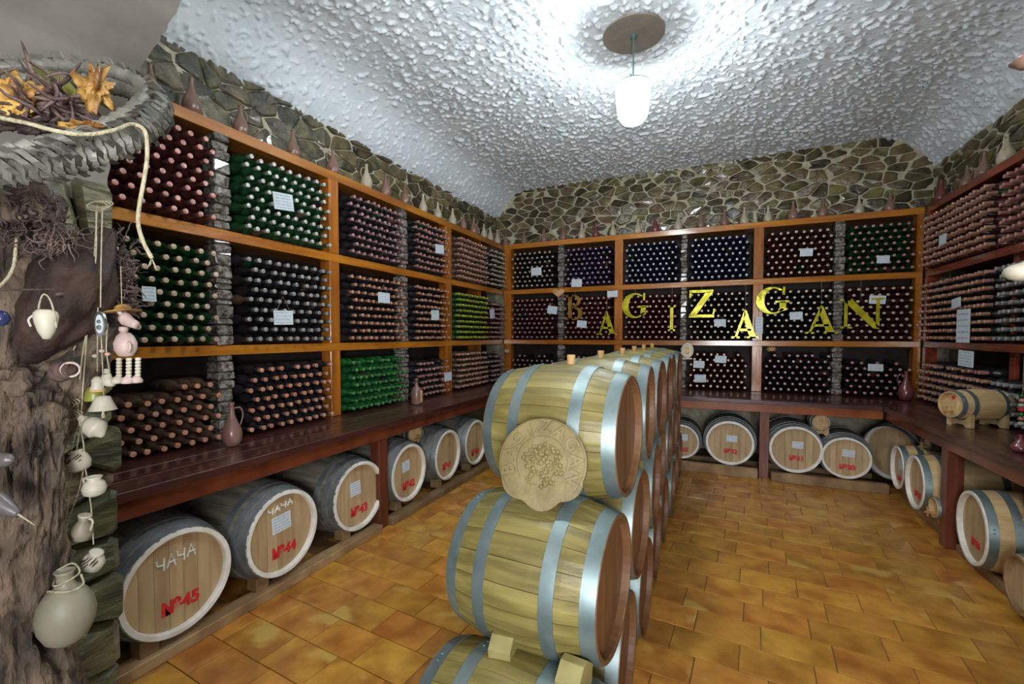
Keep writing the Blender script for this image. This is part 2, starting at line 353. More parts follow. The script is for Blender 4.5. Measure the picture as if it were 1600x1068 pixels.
# ceiling: coved vault with real stucco relief
def make_ceiling():
    s = np.concatenate([[0], np.cumsum(np.hypot(np.diff(px_), np.diff(pz_)))]); nu, nv = 520, 560
    ss = np.linspace(0, s[-1], nu); X = np.interp(ss, s, px_); Z = np.interp(ss, s, pz_)
    k = np.ones(13)/13
    Xs = np.convolve(np.pad(X, 6, 'edge'), k, 'valid'); Zs = np.convolve(np.pad(Z, 6, 'edge'), k, 'valid')
    tx, tz = np.gradient(Xs), np.gradient(Zs); L = np.hypot(tx, tz); nx, nz = tz/L, -tx/L      # points into the room
    Y = np.linspace(.95, 6.55, nv); U, V = np.meshgrid(ss, Y, indexing='ij')
    wx = gnoise(U*9, V*9, 5)*.05; wy = gnoise(U*9+40, V*9, 6)*.05
    a = gnoise((U+wx)*17, (V+wy)*20, 1); b = gnoise((U+wx)*30, (V+wy)*36, 2); c = gnoise(U*3, V*3, 3)
    dn = .10*gnoise(U*1.1, V*1.1, 21)+.10*np.clip(1-np.abs(Xs[:, None]+2.9)/.5, 0, 1)
    h = np.clip((a*1.0+b*.9-.20-dn)/.22, 0, 1)
    h = h*(.020+.012*c)+.0006*b+.012*gnoise(U*1.3, V*1.3, 9)
    rr = np.hypot(Xs[:, None]+.556, Y[None]-3.45); m = np.clip((rr-.215)/.02, 0, 1); h = h*m
    P = np.stack([Xs[:, None]+nx[:, None]*h, np.repeat(Y[None], nu, 0), Zs[:, None]+nz[:, None]*h], -1).reshape(-1, 3)
    I = np.arange(nu*nv).reshape(nu, nv); F = np.stack([I[:-1, :-1], I[1:, :-1], I[1:, 1:], I[:-1, 1:]], -1).reshape(-1, 4)
    me = bpy.data.meshes.new('ceiling'); me.vertices.add(len(P)); me.vertices.foreach_set('co', P.astype('f').ravel())
    me.loops.add(F.size); me.loops.foreach_set('vertex_index', F.astype('i').ravel())
    me.polygons.add(len(F)); me.polygons.foreach_set('loop_start', np.arange(0, F.size, 4, dtype='i'))
    me.polygons.foreach_set('use_smooth', np.ones(len(F), bool)); me.update(); me.validate()
    return tag(link('ceiling', me, 'stucco'), kind='structure')
ceiling = make_ceiling()
cap = BM(); box(cap, (-3.5, .9, 3.80), (2.7, 6.9, 3.95)); obj('slab', cap, 'plaster', ceiling)
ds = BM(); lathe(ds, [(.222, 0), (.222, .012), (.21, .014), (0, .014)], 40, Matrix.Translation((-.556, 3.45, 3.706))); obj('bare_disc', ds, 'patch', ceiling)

# front wall with the plastered arch we look through
arch = [(-2.05, 1.98), (-2.02, 2.16), (-1.95, 2.27), (-1.89, 2.335), (-1.83, 2.41), (-1.70, 2.485), (-1.63, 2.53), (-1.55, 2.61), (-1.35, 2.79), (-1.05, 2.95), (-.6, 3.06), (-.2, 3.06), (.3, 2.95), (.65, 2.70), (.85, 2.35), (.9, 1.9), (.9, 0)]
bm = BM(); ns = len(arch)
fine = []
for i in range(ns-1):
    for k in range(4):
        t = k/4; x = arch[i][0]*(1-t)+arch[i+1][0]*t; z = arch[i][1]*(1-t)+arch[i+1][1]*t
        fine.append((x+random.uniform(-.002, .002), z+random.uniform(-.002, .002)))
fine.append(arch[-1])
fr_ = [bm.verts.new((x, .92+random.uniform(-.006, .006), z)) for x, z in fine]; bk_ = [bm.verts.new((x, -1.2, z)) for x, z in fine]
for i in range(len(fine)-1): bm.faces.new((fr_[i], fr_[i+1], bk_[i+1], bk_[i]))
top = [bm.verts.new((x, .92, 3.95)) for x, z in fine]
for i in range(len(fine)-2): bm.faces.new((fr_[i], fr_[i+1], top[i+1], top[i]))
a = bm.verts.new((2.7, .92, 0)); b = bm.verts.new((2.7, .92, 3.95)); bm.faces.new((fr_[-1], a, b, top[-2])); 
c = bm.verts.new((-3.5, .92, 3.95)); d = bm.verts.new((-3.5, .92, 1.98)); bm.faces.new((fr_[0], top[0], c, d))
wall_front = tag(obj('wall_front', bm, 'plaster', smooth=False), kind='structure')
for p_ in wall_front.data.polygons: p_.use_smooth = abs(p_.normal.y) < .5
for e_ in wall_front.data.edges:
    v0, v1 = (wall_front.data.vertices[i].co for i in e_.vertices)
    if abs(v0.y-.92) < .01 and abs(v1.y-.92) < .01: e_.use_edge_sharp = True
pb = BM(); box(pb, (-3.4, -1.2, 0), (-2.09, .90, 2.05)); obj('stone_bed', pb, 'darkmortar', wall_front)
stone_wall(wall_front, lambda u, v, d: Vector((-2.08+d, u, v)), cells(.15, .93, 0, 2.06, .21, .15), 'pillarstone', gap=.006, h=(.03, .09), back=-.02)

# ================================================================== RACKS
ZT, S1, S2, CT = (2.77, 2.84), (2.105, 2.172), (1.372, 1.436), .83
LX, BY, RX = -2.85, 6.08, 2.03
def bd(name, a, b, m, parent, bev=.003):
    bm = BM(); box(bm, a, b, bev=bev); return obj(name, bm, m, parent)
# --- left rack
rk = tag(empty('wine_rack', (LX, 3.5, CT)), 'long orange varnished bottle rack along the left stone wall', 'rack')
def local(r, a, b): 
    l = Vector(r.location); return tuple(Vector(a)-l), tuple(Vector(b)-l)
def rpart(r, name, a, b, m): return bd(name, *local(r, a, b), m, r)
rpart(rk, 'top_board', (-3.14, .95, ZT[0]), (LX, 6.40, ZT[1]), 'orangeY')
for s in (S1, S2): rpart(rk, 'shelf_board', (-3.14, .95, s[0]), (LX, 6.10, s[1]), 'orangeY')
rpart(rk, 'back_panel', (-3.149, .95, CT), (-3.141, 6.10, ZT[0]), 'darkback')
for y0, y1 in ((2.746, 2.85), (4.50, 4.62)):
    for z0, z1 in ((CT, S2[0]), (S2[1], S1[0]), (S1[1], ZT[0])): rpart(rk, 'post', (-2.95, y0, z0), (LX+.004, y1, z1), 'orangeZ')
for z0, z1 in ((CT, S2[0]), (S2[1], S1[0]), (S1[1], ZT[0])): rpart(rk, 'divider', (-3.13, 5.49, z0), (LX-.07, 5.51, z1), 'orangeZ')
# --- back rack
rb = tag(empty('wine_rack', (-.4, BY, CT)), 'orange varnished bottle rack across the far wall, behind the yellow letters', 'rack')
rpart(rb, 'top_board', (-2.84, BY, ZT[0]), (2.02, 6.40, ZT[1]), 'orangeX')
for s in (S1, S2): rpart(rb, 'shelf_board', (-2.84, BY, s[0]), (2.02, 6.40, s[1]), 'orangeX')
rpart(rb, 'back_panel', (-2.84, 6.402, CT), (2.02, 6.41, ZT[0]), 'darkback')
for x0, x1 in ((-2.84, -2.72), (-1.20, -1.09), (.445, .55), (1.96, 2.02)):
    for z0, z1 in ((CT, S2[0]), (S2[1], S1[0]), (S1[1], ZT[0])): rpart(rb, 'post', (x0, BY-.004, z0), (x1, 6.18, z1), 'orangeZ')
# --- right rack
rr_ = tag(empty('wine_rack', (RX, 5, CT)), 'dark red varnished bottle rack along the right wall', 'rack')
rpart(rr_, 'top_board', (RX, 2.6, ZT[0]), (2.34, 6.07, ZT[1]), 'redY')
for s in (S1, S2): rpart(rr_, 'shelf_board', (RX, 2.6, s[0]), (2.34, 6.07, s[1]), 'redY')
rpart(rr_, 'back_panel', (2.345, 2.6, CT), (2.355, 6.07, ZT[0]), 'darkback')
for z0, z1 in ((CT, S2[0]), (S2[1], S1[0]), (S1[1], ZT[0])): rpart(rr_, 'post', (RX-.004, 5.98, z0), (2.12, 6.06, z1), 'redY')
for y0 in (4.62, 3.2):
    for z0, z1 in ((CT, S2[0]), (S2[1], S1[0]), (S1[1], ZT[0])): rpart(rr_, 'post', (RX+.06, y0, z0), (2.12, y0+.07, z1), 'redY')
# --- stone piers between bays
def pier(x0, x1, y0, y1, face, label):
    t = tag(empty('stone_pier', ((x0+x1)/2, (y0+y1)/2, CT)), label, 'pier', 'stone piers dividing the rack bays')
    l = Vector(t.location)
    for z0, z1 in ((CT, S2[0]), (S2[1], S1[0]), (S1[1], ZT[0])):
        core = BM(); box(core, Vector((x0+.012, y0+.012, z0))-l, Vector((x1-.012, y1-.012, z1))-l); obj('core', core, 'darkmortar', t)
        z = z0
        while z < z1-.02:
            h = min(random.uniform(.035, .085), z1-z); w = random.uniform(-.008, .008)
            bm = BM(); box(bm, Vector((x0+(w if face == 'X' else 0)-random.uniform(0, .012), y0-random.uniform(0, .01), z+.003))-l, Vector((x1+(random.uniform(0, .015)), y1+random.uniform(0, .01), z+h-.003))-l, bev=.008)
            for v in bm.verts: v.co += Vector((random.uniform(-.005, .005), random.uniform(-.005, .005), random.uniform(-.002, .002)))
            obj('stone', bm, 'pierstone', t); z += h
pier(-2.95, LX+.005, 1.83, 1.92, 'X', 'narrow glittering stone pier in the left rack nearest the tree trunk')
pier(-2.95, LX+.005, 3.68, 3.76, 'X', 'narrow stone pier in the left rack beyond the first orange post')
pier(-1.99, -1.91, BY-.005, 6.18, 'Y', 'narrow stone pier at the left end of the back rack, under the heart-shaped cork')
pier(-.36, -.30, BY-.005, 6.18, 'Y', 'narrow stone pier in the back rack between letters I and Z')
pier(1.25, 1.33, BY-.005, 6.18, 'Y', 'narrow stone pier in the back rack beside letter N')

# --- counters
def counter(name_label, boards, apron, posts, mt, mz):
    xs = boards
    t = tag(empty('countertop', ((xs[0][0][0]+xs[0][1][0])/2, (xs[0][0][1]+xs[0][1][1])/2, 0)), name_label, 'countertop')
    for a, b in boards: rpart(t, 'board', a, b, mt)
    for a, b in apron: rpart(t, 'apron', a, b, 'edge' if mt == 'mahX' else 'edgedark')
    for a, b in posts: rpart(t, 'support_post', a, b, mz)
    return t
def strips(x0, x1, y0, y1, n, ax, z0=.795, z1=.828):
    out = []
    for i in range(n):
        if ax == 'Y': w = (x1-x0)/n; out.append(((x0+i*w+.0015, y0, z0), (x0+(i+1)*w-.0015, y1, z1+random.uniform(-.0015, .0015))))
        else: w = (y1-y0)/n; out.append(((x0, y0+i*w+.0015, z0), (x1, y0+(i+1)*w-.0015, z1+random.uniform(-.0015, .0015))))
    return out
counter('dark mahogany plank countertop under the left bottle rack', strips(-3.13, -2.30, .935, 6.08, 5, 'Y')+[((-2.298, .935, .788), (-2.272, 5.24, .832))],
        [((-2.33, .935, .70), (-2.30, 5.3, .787))], [((-2.40, y-.05, 0), (-2.31, y+.05, .79)) for y in (2.74, 4.62)], 'mahY', 'mahZ')
counter('dark mahogany plank countertop under the back bottle rack', strips(-2.298, 2.34, 5.27, 6.40, 5, 'X')+[((-2.27, 5.24, .788), (1.48, 5.268, .832))],
        [((-2.29, 5.30, .70), (1.50, 5.33, .787))], [((x-.045, 5.34, 0), (x+.045, 5.43, .79)) for x in (-1.1, .52)], 'mahX', 'mahZ')
counter('dark mahogany plank countertop under the right bottle rack', strips(1.51, 2.34, 2.2, 5.265, 5, 'Y')+[((1.482, 2.2, .788), (1.508, 5.268, .832))],
        [((1.515, 2.2, .70), (1.545, 5.3, .787))], [((1.52, y-.05, 0), (1.61, y+.05, .79)) for y in (4.12, 2.6)], 'mahY', 'mahZ')

# ================================================================== BOTTLES
BD, BL = .0755, .305
bprof = [(0, 0), (.033, .003), (.0375, .012), (.0375, .17), (.034, .192), (.020, .215), (.0142, .235), (.0132, .275)]
cprof = [(.0135, .272), (.0145, .273), (.0145, .297), (.0153, .299), (.0153, .304), (.012, .305), (0, .305)]
def bottle_meshes(n):
    b = BM(); lathe(b, bprof, n, None, 'X', True); b2 = BM(); lathe(b2, cprof, n, None, 'X', False); return b, b2
ROT = dict(L=0, B=-PI/2, R=PI)
def place(wall, u, z, out):
    "base point for a bottle whose cap pokes `out` beyond the rack face"
    if wall == 'L': return Vector((LX+out-BL, u, z))
    if wall == 'B': return Vector((u, BY-out+BL, z))
    return Vector((RX-out+BL, u, z))
def bay(wall, u0, u1, z0, z1, out=.035, fill=1.0, ragged=False):
    pts = []; n = int((u1-u0-.004)/BD); slack = (u1-u0)-n*BD; off = slack/2
    rows = int(((z1-z0)*fill-BD-.004)/(BD*.866))+1
    for j in range(rows):
        m = n if j % 2 == 0 else n-1
        for i in range(m):
            if ragged and j == rows-1 and random.random() < .35: continue
            u = u0+off+BD*(.5+i+(.5 if j % 2 else 0)); z = z0+.002+BD/2+j*BD*.866
            p = place(wall, u, z, out+random.uniform(-.012, .012)); pts.append((p, random.uniform(-.02, .02), random.uniform(-.02, .012), j, m-1-i))
    return pts
LB = [(1.18, 1.83), (1.92, 2.746), (2.85, 3.68), (3.76, 4.50), (4.62, 5.49), (5.51, 6.05)]
BB = [(-2.72, -1.99), (-1.91, -1.20), (-1.09, -.36), (-.30, .445), (.55, 1.25), (1.33, 1.955)]
RB = [(4.69, 5.98), (3.85, 4.62), (3.27, 3.84)]
zr = ((S1[1], ZT[0]), (S2[1], S1[0]), (CT, S2[0]))
LS = [[('maroon', 'pink', .93), ('green', 'white', .93), ('black', 'rose', .96), ('black', 'pink', .93), ('brown', 'copper', .96), ('black', 'cream', .92)],
      [('green', 'cream', .97), ('black', 'grey', .93), ('black', 'orange', .93), ('black', 'orange', .92), ('green', 'lime', .98), ('maroon', 'rose', .85)],
      [('brown', 'orange', .80), ('black', 'orange', .88), ('bright', 'green', .92), ('black', 'pink', .84), ('brown', 'copper', .92), ('black', 'rose', .82)]]
BS = [[('black', 'cream', .94), ('blue', 'rose', .92), ('blue', 'grey', .98), ('blue', 'grey', .96), ('maroon', 'cream', .95), ('green', 'pink', .93)],
      [('maroon', 'rose', .96), ('maroon', 'pink', .96), ('maroon', 'pink', .98), ('black', 'cream', .97), ('black', 'cream', .95), ('maroon', 'cream', .95)],
      [('black', 'pink', .80), ('black', 'pink', .82), ('black', 'pink', .84), ('maroon', 'cream', .90), ('black', 'rose', .90), ('black', 'pink', .85)]]
RS = [[('maroon', 'copper', .97), ('brown', 'pink', .95), ('black', 'pink', .95)],
      [('black', 'copper', .97), ('black', 'grey', .95), ('black', 'grey', .95)],
      [('black', 'copper', .78), ('black', 'grey', .72), ('black', 'grey', .7)]]
single = {('L', 0, 0): ('pink-capped bottle in the top bay nearest the tree', 'bottles in the top bay nearest the tree'),
          ('L', 1, 0): ('green bottle in the middle bay nearest the tree', 'bottles in the middle bay nearest the tree'),
          ('L', 2, 0): ('salmon-capped bottle in the lowest bay nearest the tree', 'bottles in the lowest bay nearest the tree'),
          ('L', 2, 1): ('black bottle in the bay right of the counter jug', 'bottles in the lowest bay behind the counter jug')}
ORD = ['first', 'second', 'third', 'fourth', 'fifth', 'sixth', 'seventh', 'eighth', 'ninth', 'tenth', 'eleventh', 'twelfth', 'thirteenth']
ub, uc = bottle_meshes(16); me_b = {}; me_c = {}
m0 = bpy.data.meshes.new('wine_bottle'); bmesh.ops.recalc_face_normals(ub, faces=ub.faces[:]); ub.to_mesh(m0); m0.polygons.foreach_set('use_smooth', [True]*len(m0.polygons))
m1 = bpy.data.meshes.new('capsule'); bmesh.ops.recalc_face_normals(uc, faces=uc.faces[:]); uc.to_mesh(m1); m1.polygons.foreach_set('use_smooth', [True]*len(m1.polygons))
# template for the joined rest
def tmpl(n):
    b, c = bottle_meshes(n); out = []
    for x in (b, c):
        bmesh.ops.recalc_face_normals(x, faces=x.faces[:]); bmesh.ops.triangulate(x, faces=x.faces[:]); x.verts.ensure_lookup_table()
        out.append((np.array([v.co[:] for v in x.verts]), np.array([[v.index for v in f.verts] for f in x.faces])))
    return out
(tb, fb), (tc_, fc_) = tmpl(9)
LONG = tc_.copy(); LONG[:, 0] = np.where(LONG[:, 0] < .28, LONG[:, 0]-.028, LONG[:, 0]); LONG[:, 1:] *= np.where(LONG[:, :1] < .28, 1.06, 1.0)
TV = np.concatenate([tb, tc_]); TF = np.concatenate([fb, fc_+len(tb)]); isc = np.concatenate([np.zeros(len(fb), bool), np.ones(len(fc_), bool)])
mats = ['g_'+k for k in GL]+['c_'+k for k in CP]
AV, AF, AM = [], [], []; nvt = 0; nsingle = 0
for wall, bays, styles in (('L', LB, LS), ('B', BB, BS), ('R', RB, RS)):
    for r_ in range(3):
        for c_ix, (u0, u1) in enumerate(bays):
            g, c, fill = styles[r_][c_ix]; z0, z1 = zr[r_]
            pts = bay(wall, u0, u1, z0+(.004 if r_ == 2 else 0), z1, .085, fill, r_ == 2)
            key = (wall, r_, c_ix)
            if key in single:
                lab, grp = single[key]
                if (g) not in me_b: me_b[g] = m0.copy(); me_b[g].materials.append(M['g_'+g])
                if (c) not in me_c: me_c[c] = m1.copy(); me_c[c].materials.append(M['c_'+c])
                for p, ry, rz, j_, i_ in pts:
                    o = link('wine_bottle', me_b[g]); o.location = p; o.rotation_euler = (0, ry*.5, rz+ROT[wall]); tag(o, f'{lab}, {ORD[j_]} row up, {ORD[i_]} from right', 'bottle', grp)
                    link('capsule', me_c[c], None, o); nsingle += 1
                continue
            for p, ry, rz, j_, i_ in pts:
                a = ROT[wall]+rz; ca_, sa_ = math.cos(a), math.sin(a); V = (np.concatenate([tb, LONG]) if c in ('copper', 'lime') or wall == 'R' else TV.copy()); V[:, 2] += V[:, 0]*ry*.5
                V = np.stack([V[:, 0]*ca_-V[:, 1]*sa_, V[:, 0]*sa_+V[:, 1]*ca_, V[:, 2]], 1)+np.array(p)
                AV.append(V); AF.append(TF+nvt); nvt += len(TV)
                gg = g
                if random.random() < .04: gg = random.choice(['black', 'green', 'brown'])
                AM.append(np.where(isc, mats.index('c_'+c), mats.index('g_'+gg)))
print('individual bottles', nsingle, 'joined', len(AV))
V = np.concatenate(AV); F = np.concatenate(AF); MI = np.concatenate(AM)
me = bpy.data.meshes.new('wine_bottle'); me.vertices.add(len(V)); me.vertices.foreach_set('co', V.astype('f').ravel())
me.loops.add(F.size); me.loops.foreach_set('vertex_index', F.astype('i').ravel()); me.polygons.add(len(F))
me.polygons.foreach_set('loop_start', np.arange(0, F.size, 3, dtype='i')); me.polygons.foreach_set('use_smooth', np.ones(len(F), bool))
for k in mats: me.materials.append(M[k])
me.polygons.foreach_set('material_index', MI.astype('i')); me.update()
tag(link('wine_bottle', me), 'thousands of stacked wine bottles filling the farther bays of all three racks', 'bottle', None, 'stuff')

# ================================================================== BARRELS
def bprofile(x, L, rh, rm): return rm-(rm-rh)*(2*x/L)**2
BCACHE = {}
def barrel(label, loc, rot, L, rh, rm, wood_m, hoop_m, rim_m, head_m, hoops, hw, group, staves=0, boards=7, name='wine_barrel', cat='barrel', head_both=True, nstep=10):
    t = tag(empty(name, loc, rot), label, cat, group)
    key = (L, rh, rm, wood_m, hoop_m, rim_m, head_m, tuple(hoops), hw, staves, boards)
    if key not in BCACHE:
        C = {}; th = (.012 if wood_m == 'stave' else .018)*rm/.26
        if staves:
            bm = BM(); da = PI/staves*.975; g = []
            for i in range(nstep+1):
                x = -L/2+L*i/nstep; r = bprofile(x, L, rh, rm)
                g.append([bm.verts.new((x, q*math.sin(a), q*math.cos(a))) for a in (-da, 0, da) for q in (r-(.0012 if a else 0), )]+[bm.verts.new((x, (r-th)*math.sin(a), (r-th)*math.cos(a))) for a in (da, -da)])
            for A, B in zip(g[:-1], g[1:]):
                for k in range(5): bm.faces.new((A[k], A[(k+1) % 5], B[(k+1) % 5], B[k]))
            bm.faces.new(g[0]); bm.faces.new(g[-1][::-1])
            bmesh.ops.recalc_face_normals(bm, faces=bm.faces[:]); m = bpy.data.meshes.new('stave'); bm.to_mesh(m); bm.free(); m.materials.append(M[wood_m]); C['stave'] = m
        bm = BM(); e = .006 if staves else 0
        lathe(bm, [(bprofile(-L/2+L*i/nstep, L, rh, rm)-e, -L/2+.004+(L-.008)*i/nstep) for i in range(nstep+1)], 40, None, 'X', False)
        m = bpy.data.meshes.new('body'); bmesh.ops.recalc_face_normals(bm, faces=bm.faces[:]); bm.to_mesh(m); bm.free(); m.polygons.foreach_set('use_smooth', [True]*len(m.polygons)); m.materials.append(M[wood_m if not staves else 'darkback']); C['body'] = m
        C['hoops'] = []
        for h in hoops:
            bm = BM(); a, b = h-hw/2, h+hw/2; pa, pb_ = bprofile(a, L, rh, rm), bprofile(b, L, rh, rm)
            lathe(bm, [(pa+.0026, a), ((pa+pb_)/2+.0030, h), (pb_+.0026, b)], 44, None, 'X', False)
            for q_, r0_ in ((a, pa), (b, pb_)): lathe(bm, [(r0_-.003, q_), (r0_+.0026, q_)], 44, None, 'X', False)
            ph = .5+h*3; rr = bprofile(h, L, rh, rm)+.003
            for s in (-1, 1):
                lathe(bm, [(.005, 0), (.004, .003), (0, .004)], 6, Matrix.Translation((h, rr*math.sin(ph+s*.05), rr*math.cos(ph+s*.05))) @ Matrix.Rotation(-ph, 4, 'X'))
            bmesh.ops.recalc_face_normals(bm, faces=bm.faces[:]); m = bpy.data.meshes.new('hoop'); bm.to_mesh(m); bm.free(); m.polygons.foreach_set('use_smooth', [True]*len(m.polygons)); m.materials.append(M[hoop_m]); C['hoops'].append(m)
        rin = rh-th*1.2; bm = BM()
        lathe(bm, [(rh+.001, L/2-.006), (rh-.0005, L/2+.002), (rin+.003, L/2+.002), (rin, L/2-.004), (rin, L/2-.04)], 44, None, 'X', False)
        bmesh.ops.recalc_face_normals(bm, faces=bm.faces[:]); m = bpy.data.meshes.new('rim'); bm.to_mesh(m); bm.free(); m.materials.append(M[rim_m]); C['rim'] = m
        C['boards'] = []; w = 2*rin/boards
        for k in range(boards):
            y0, y1 = -rin+k*w+.0008, -rin+(k+1)*w-.0008; bm = BM(); up = []; dn = []
            for i in range(5):
                y = y0+(y1-y0)*i/4; z = math.sqrt(max(rin**2-y*y, 0)); up.append((y, z)); dn.append((y, -z))
            poly = up+dn[::-1]; mt = Matrix(((0, 0, 1, 0), (1, 0, 0, 0), (0, 1, 0, 0), (0, 0, 0, 1)))
            clean = [p for i, p in enumerate(poly) if math.hypot(p[0]-poly[i-1][0], p[1]-poly[i-1][1]) > 1e-5]
            prism(bm, clean, L/2-.026, mt, L/2-.04)
            bmesh.ops.recalc_face_normals(bm, faces=bm.faces[:]); m = bpy.data.meshes.new('head_board'); bm.to_mesh(m); bm.free(); m.materials.append(M[head_m]); C['boards'].append(m)
        BCACHE[key] = C
    C = BCACHE[key]
    link('body', C['body'], None, t)
    if staves:
        for k in range(staves): link('stave', C['stave'], None, t, rot=(2*PI*k/staves+.07, 0, 0))
    for m in C['hoops']: link('hoop', m, None, t)
    for s in ((0, PI) if head_both else (0,)):
        link('rim', C['rim'], None, t, rot=(0, 0, s))
        for m in C['boards']: link('head_board', m, None, t, rot=(0, 0, s))
    return t
NUMS = {}
MX = Matrix(((0, 0, 1, 0), (1, 0, 0, 0), (0, 1, 0, 0), (0, 0, 0, 1)))   # local XY drawing -> plane facing +X
def number(t, s, L, z=-.10, y=0, size=.068, tilt=0):
    me = text_mesh(s, size, .0012, .0032); me.transform(MX @ Matrix.Rotation(tilt, 4, 'Z')); link('number_marking', me, 'redpaint', t, loc=(L/2-.0243, y, z))['label'] = 'red stencilled number '+s
def note(parent, w, h, loc, rotz=0, tilt=0, lines=5, string=0, name='paper_note', pr='print', local_x=True):
    bm = BM(); box(bm, (0, -w/2, -h/2), (.0015, w/2, h/2), Matrix.Rotation(tilt, 4, 'X')); 
    o = obj(name, bm, 'paper', parent, loc, (0, 0, rotz)); p = BM()
    for k in range(lines):
        z = h*.36-k*h*.72/max(lines-1, 1); y = -w*.40
        while y < w*.36:
            l = min(random.uniform(.08, .26)*w, w*.4-y)
            box(p, (.0016, y, z-h*.022), (.0022, y+l, z+h*.022), Matrix.Rotation(tilt, 4, 'X')); y += l+w*.05
    q = obj('printed_text', p, pr, o); 
    if string:
        s = BM(); tube(s, [(0.002, -w*.35, h/2-.004), (-.004, 0, h/2+string), (.002, w*.35, h/2-.004)], .0012, 5); obj('string', s, 'rope', o)
    return o
def chalk(t, strokes, x):
    bm = BM()
    for st in strokes: tube(bm, [(x, a, b) for a, b in st], .0042, 5)
    obj('chalk_writing', bm, 'chalk', t)['label'] = 'white chalk handwriting'
def chai(x0, z, s, k=1):
    return [(x0, z+s), (x0+.02*k, z+s*.45), (x0+.05*k, z+s*.5)], [(x0+.055*k, z+s*1.05), (x0+.05*k, z)]
def cha_letters(y0, z0, s):
    out = []; y = y0
    for ch in 'ЧАЧА':
        if ch == 'Ч': out += [[(y, z0+s), (y+.003, z0+s*.55), (y+.028, z0+s*.5)], [(y+.032, z0+s*1.05), (y+.03, z0)]]
        else: out += [[(y, z0), (y+.018, z0+s*1.05), (y+.036, z0-.002)], [(y+.004, z0+s*.4), (y+.036, z0+s*.42)]]
        y += .044; z0 += .006
    return out
# left row, heads towards the room
LR = dict(L=.66, rh=.245, rm=.292)
info = [('№45', 1.262, -2.28, 0, 'large old barrel marked №45 with white chalk writing, beside the stone pillar'),
        ('№44', 1.828, -2.29, R(2), 'old barrel marked №44 with chalk writing and a paper note'),
        ('№43', 2.50, -2.32, R(-1), 'old barrel marked №43 left of the dark support post'),
        ('№42', 3.09, -2.33, R(1), 'old barrel marked №42 just beyond the dark support post'),
        ('№41', 3.70, -2.33, R(2), 'plain-headed old barrel marked №41 under the left counter'),
        ('№40', 4.28, -2.33, 0, 'farthest barrel under the left counter, marked №40')]
for i, (nm, y, x, rz, lab) in enumerate(info):
    t = barrel(lab, (x-.33, y, .335), (0, 0, rz), .66, .245 if i < 3 else .238, .29, 'oldstave', 'greyhoop', 'rim', 'head', [-.30, -.19, .19, .255, .305], .04, 'numbered barrels under the left counter', 22 if i < 3 else 0)
    number(t, nm, .66, -.115, .015, .082)
    if i == 0: chalk(t, cha_letters(-.085, .075, .055), .66/2-.023)
    if i == 1: chalk(t, cha_letters(-.09, .125, .035), .66/2-.023)
    if i in (1, 2, 3): 
        n_ = note(t, .13 if i == 1 else .10, .10 if i < 3 else .09, (.66/2-.0255, -.02 if i > 1 else .0, .055), 0, R(3))
    ch = BM(); box(ch, (x-.10, y-.16, .055), (x-.02, y-.08, .13), bev=.004); tag(obj('wedge', ch, 'rail'), 'wooden wedge under '+('the chalk-marked barrel nearest the stone pillar', 'the chalk-marked barrel with a note', 'the barrel just left of the support post', 'the barrel just right of the support post', 'the barrel with a plain head', 'the farthest barrel')[i], 'wedge', 'wedges holding the left barrels')
# back row, heads towards the camera side (-Y)
info = [('№33', -.30, 5.36, R(-90), .19, 'barrel marked №33, half hidden by the central stack'),
        ('№32', .20, 5.34, R(-91), .235, 'barrel marked №32 under the back counter, left of its post'),
        ('№31', .79, 5.30, R(-88), .235, 'barrel marked №31 under the back counter, right of its post'),
        ('№30', 1.25, 5.28, R(-96), .20, 'barrel marked №30 near the right end of the back counter')]
for i, (nm, x, y, rz, rh, lab) in enumerate(info):
    t = barrel(lab, (x, y+.30, .30 if i == 0 else rh+.10), (0, 0, rz), .58, rh, rh*1.17, 'oldstave', 'greyhoop', 'rim', 'head', [-.26, -.16, .14, .20, .265], .035, 'numbered barrels under the back counter')
    number(t, nm, .58, -.095, .01, .062); note(t, .10, .07, (.58/2-.0255, .02, .045), 0, R(-2))
    if i == 3: pass
# right row, heads towards -X
info = [('№28', 1.50, 4.95, .355, R(177), .185, 'barrel marked №28 with a yellowish note, first along the right counter from the corner'),
        ('№27', 1.465, 4.475, .365, R(178), .205, 'barrel marked №27 just left of the right-hand support post'),
        ('№26', 1.50, 3.70, .31, R(176), .225, 'barrel marked №26 with a red number, right of the support post')]
for i, (nm, x, y, z, rz, rh, lab) in enumerate(info):
    t = barrel(lab, (x+.30, y, z-.02), (0, 0, rz), .58, rh, rh*1.14, 'palestave', 'hoop', 'rim', 'head', [-.26, -.16, .16, .262], .04, 'numbered barrels under the right counter')
    number(t, nm, .58, -.10, 0, .058)
    if i == 0: note(t, .09, .09, (.58/2-.0255, 0, .03), 0, 0)
barrel('large grey corner barrel lying at an angle behind №28', (1.86, 5.66, .36), (0, 0, R(-140)), .62, .27, .31, 'oldstave', 'greyhoop', 'rim', 'head', [-.34, -.2, .2, .27, .34], .04, None)
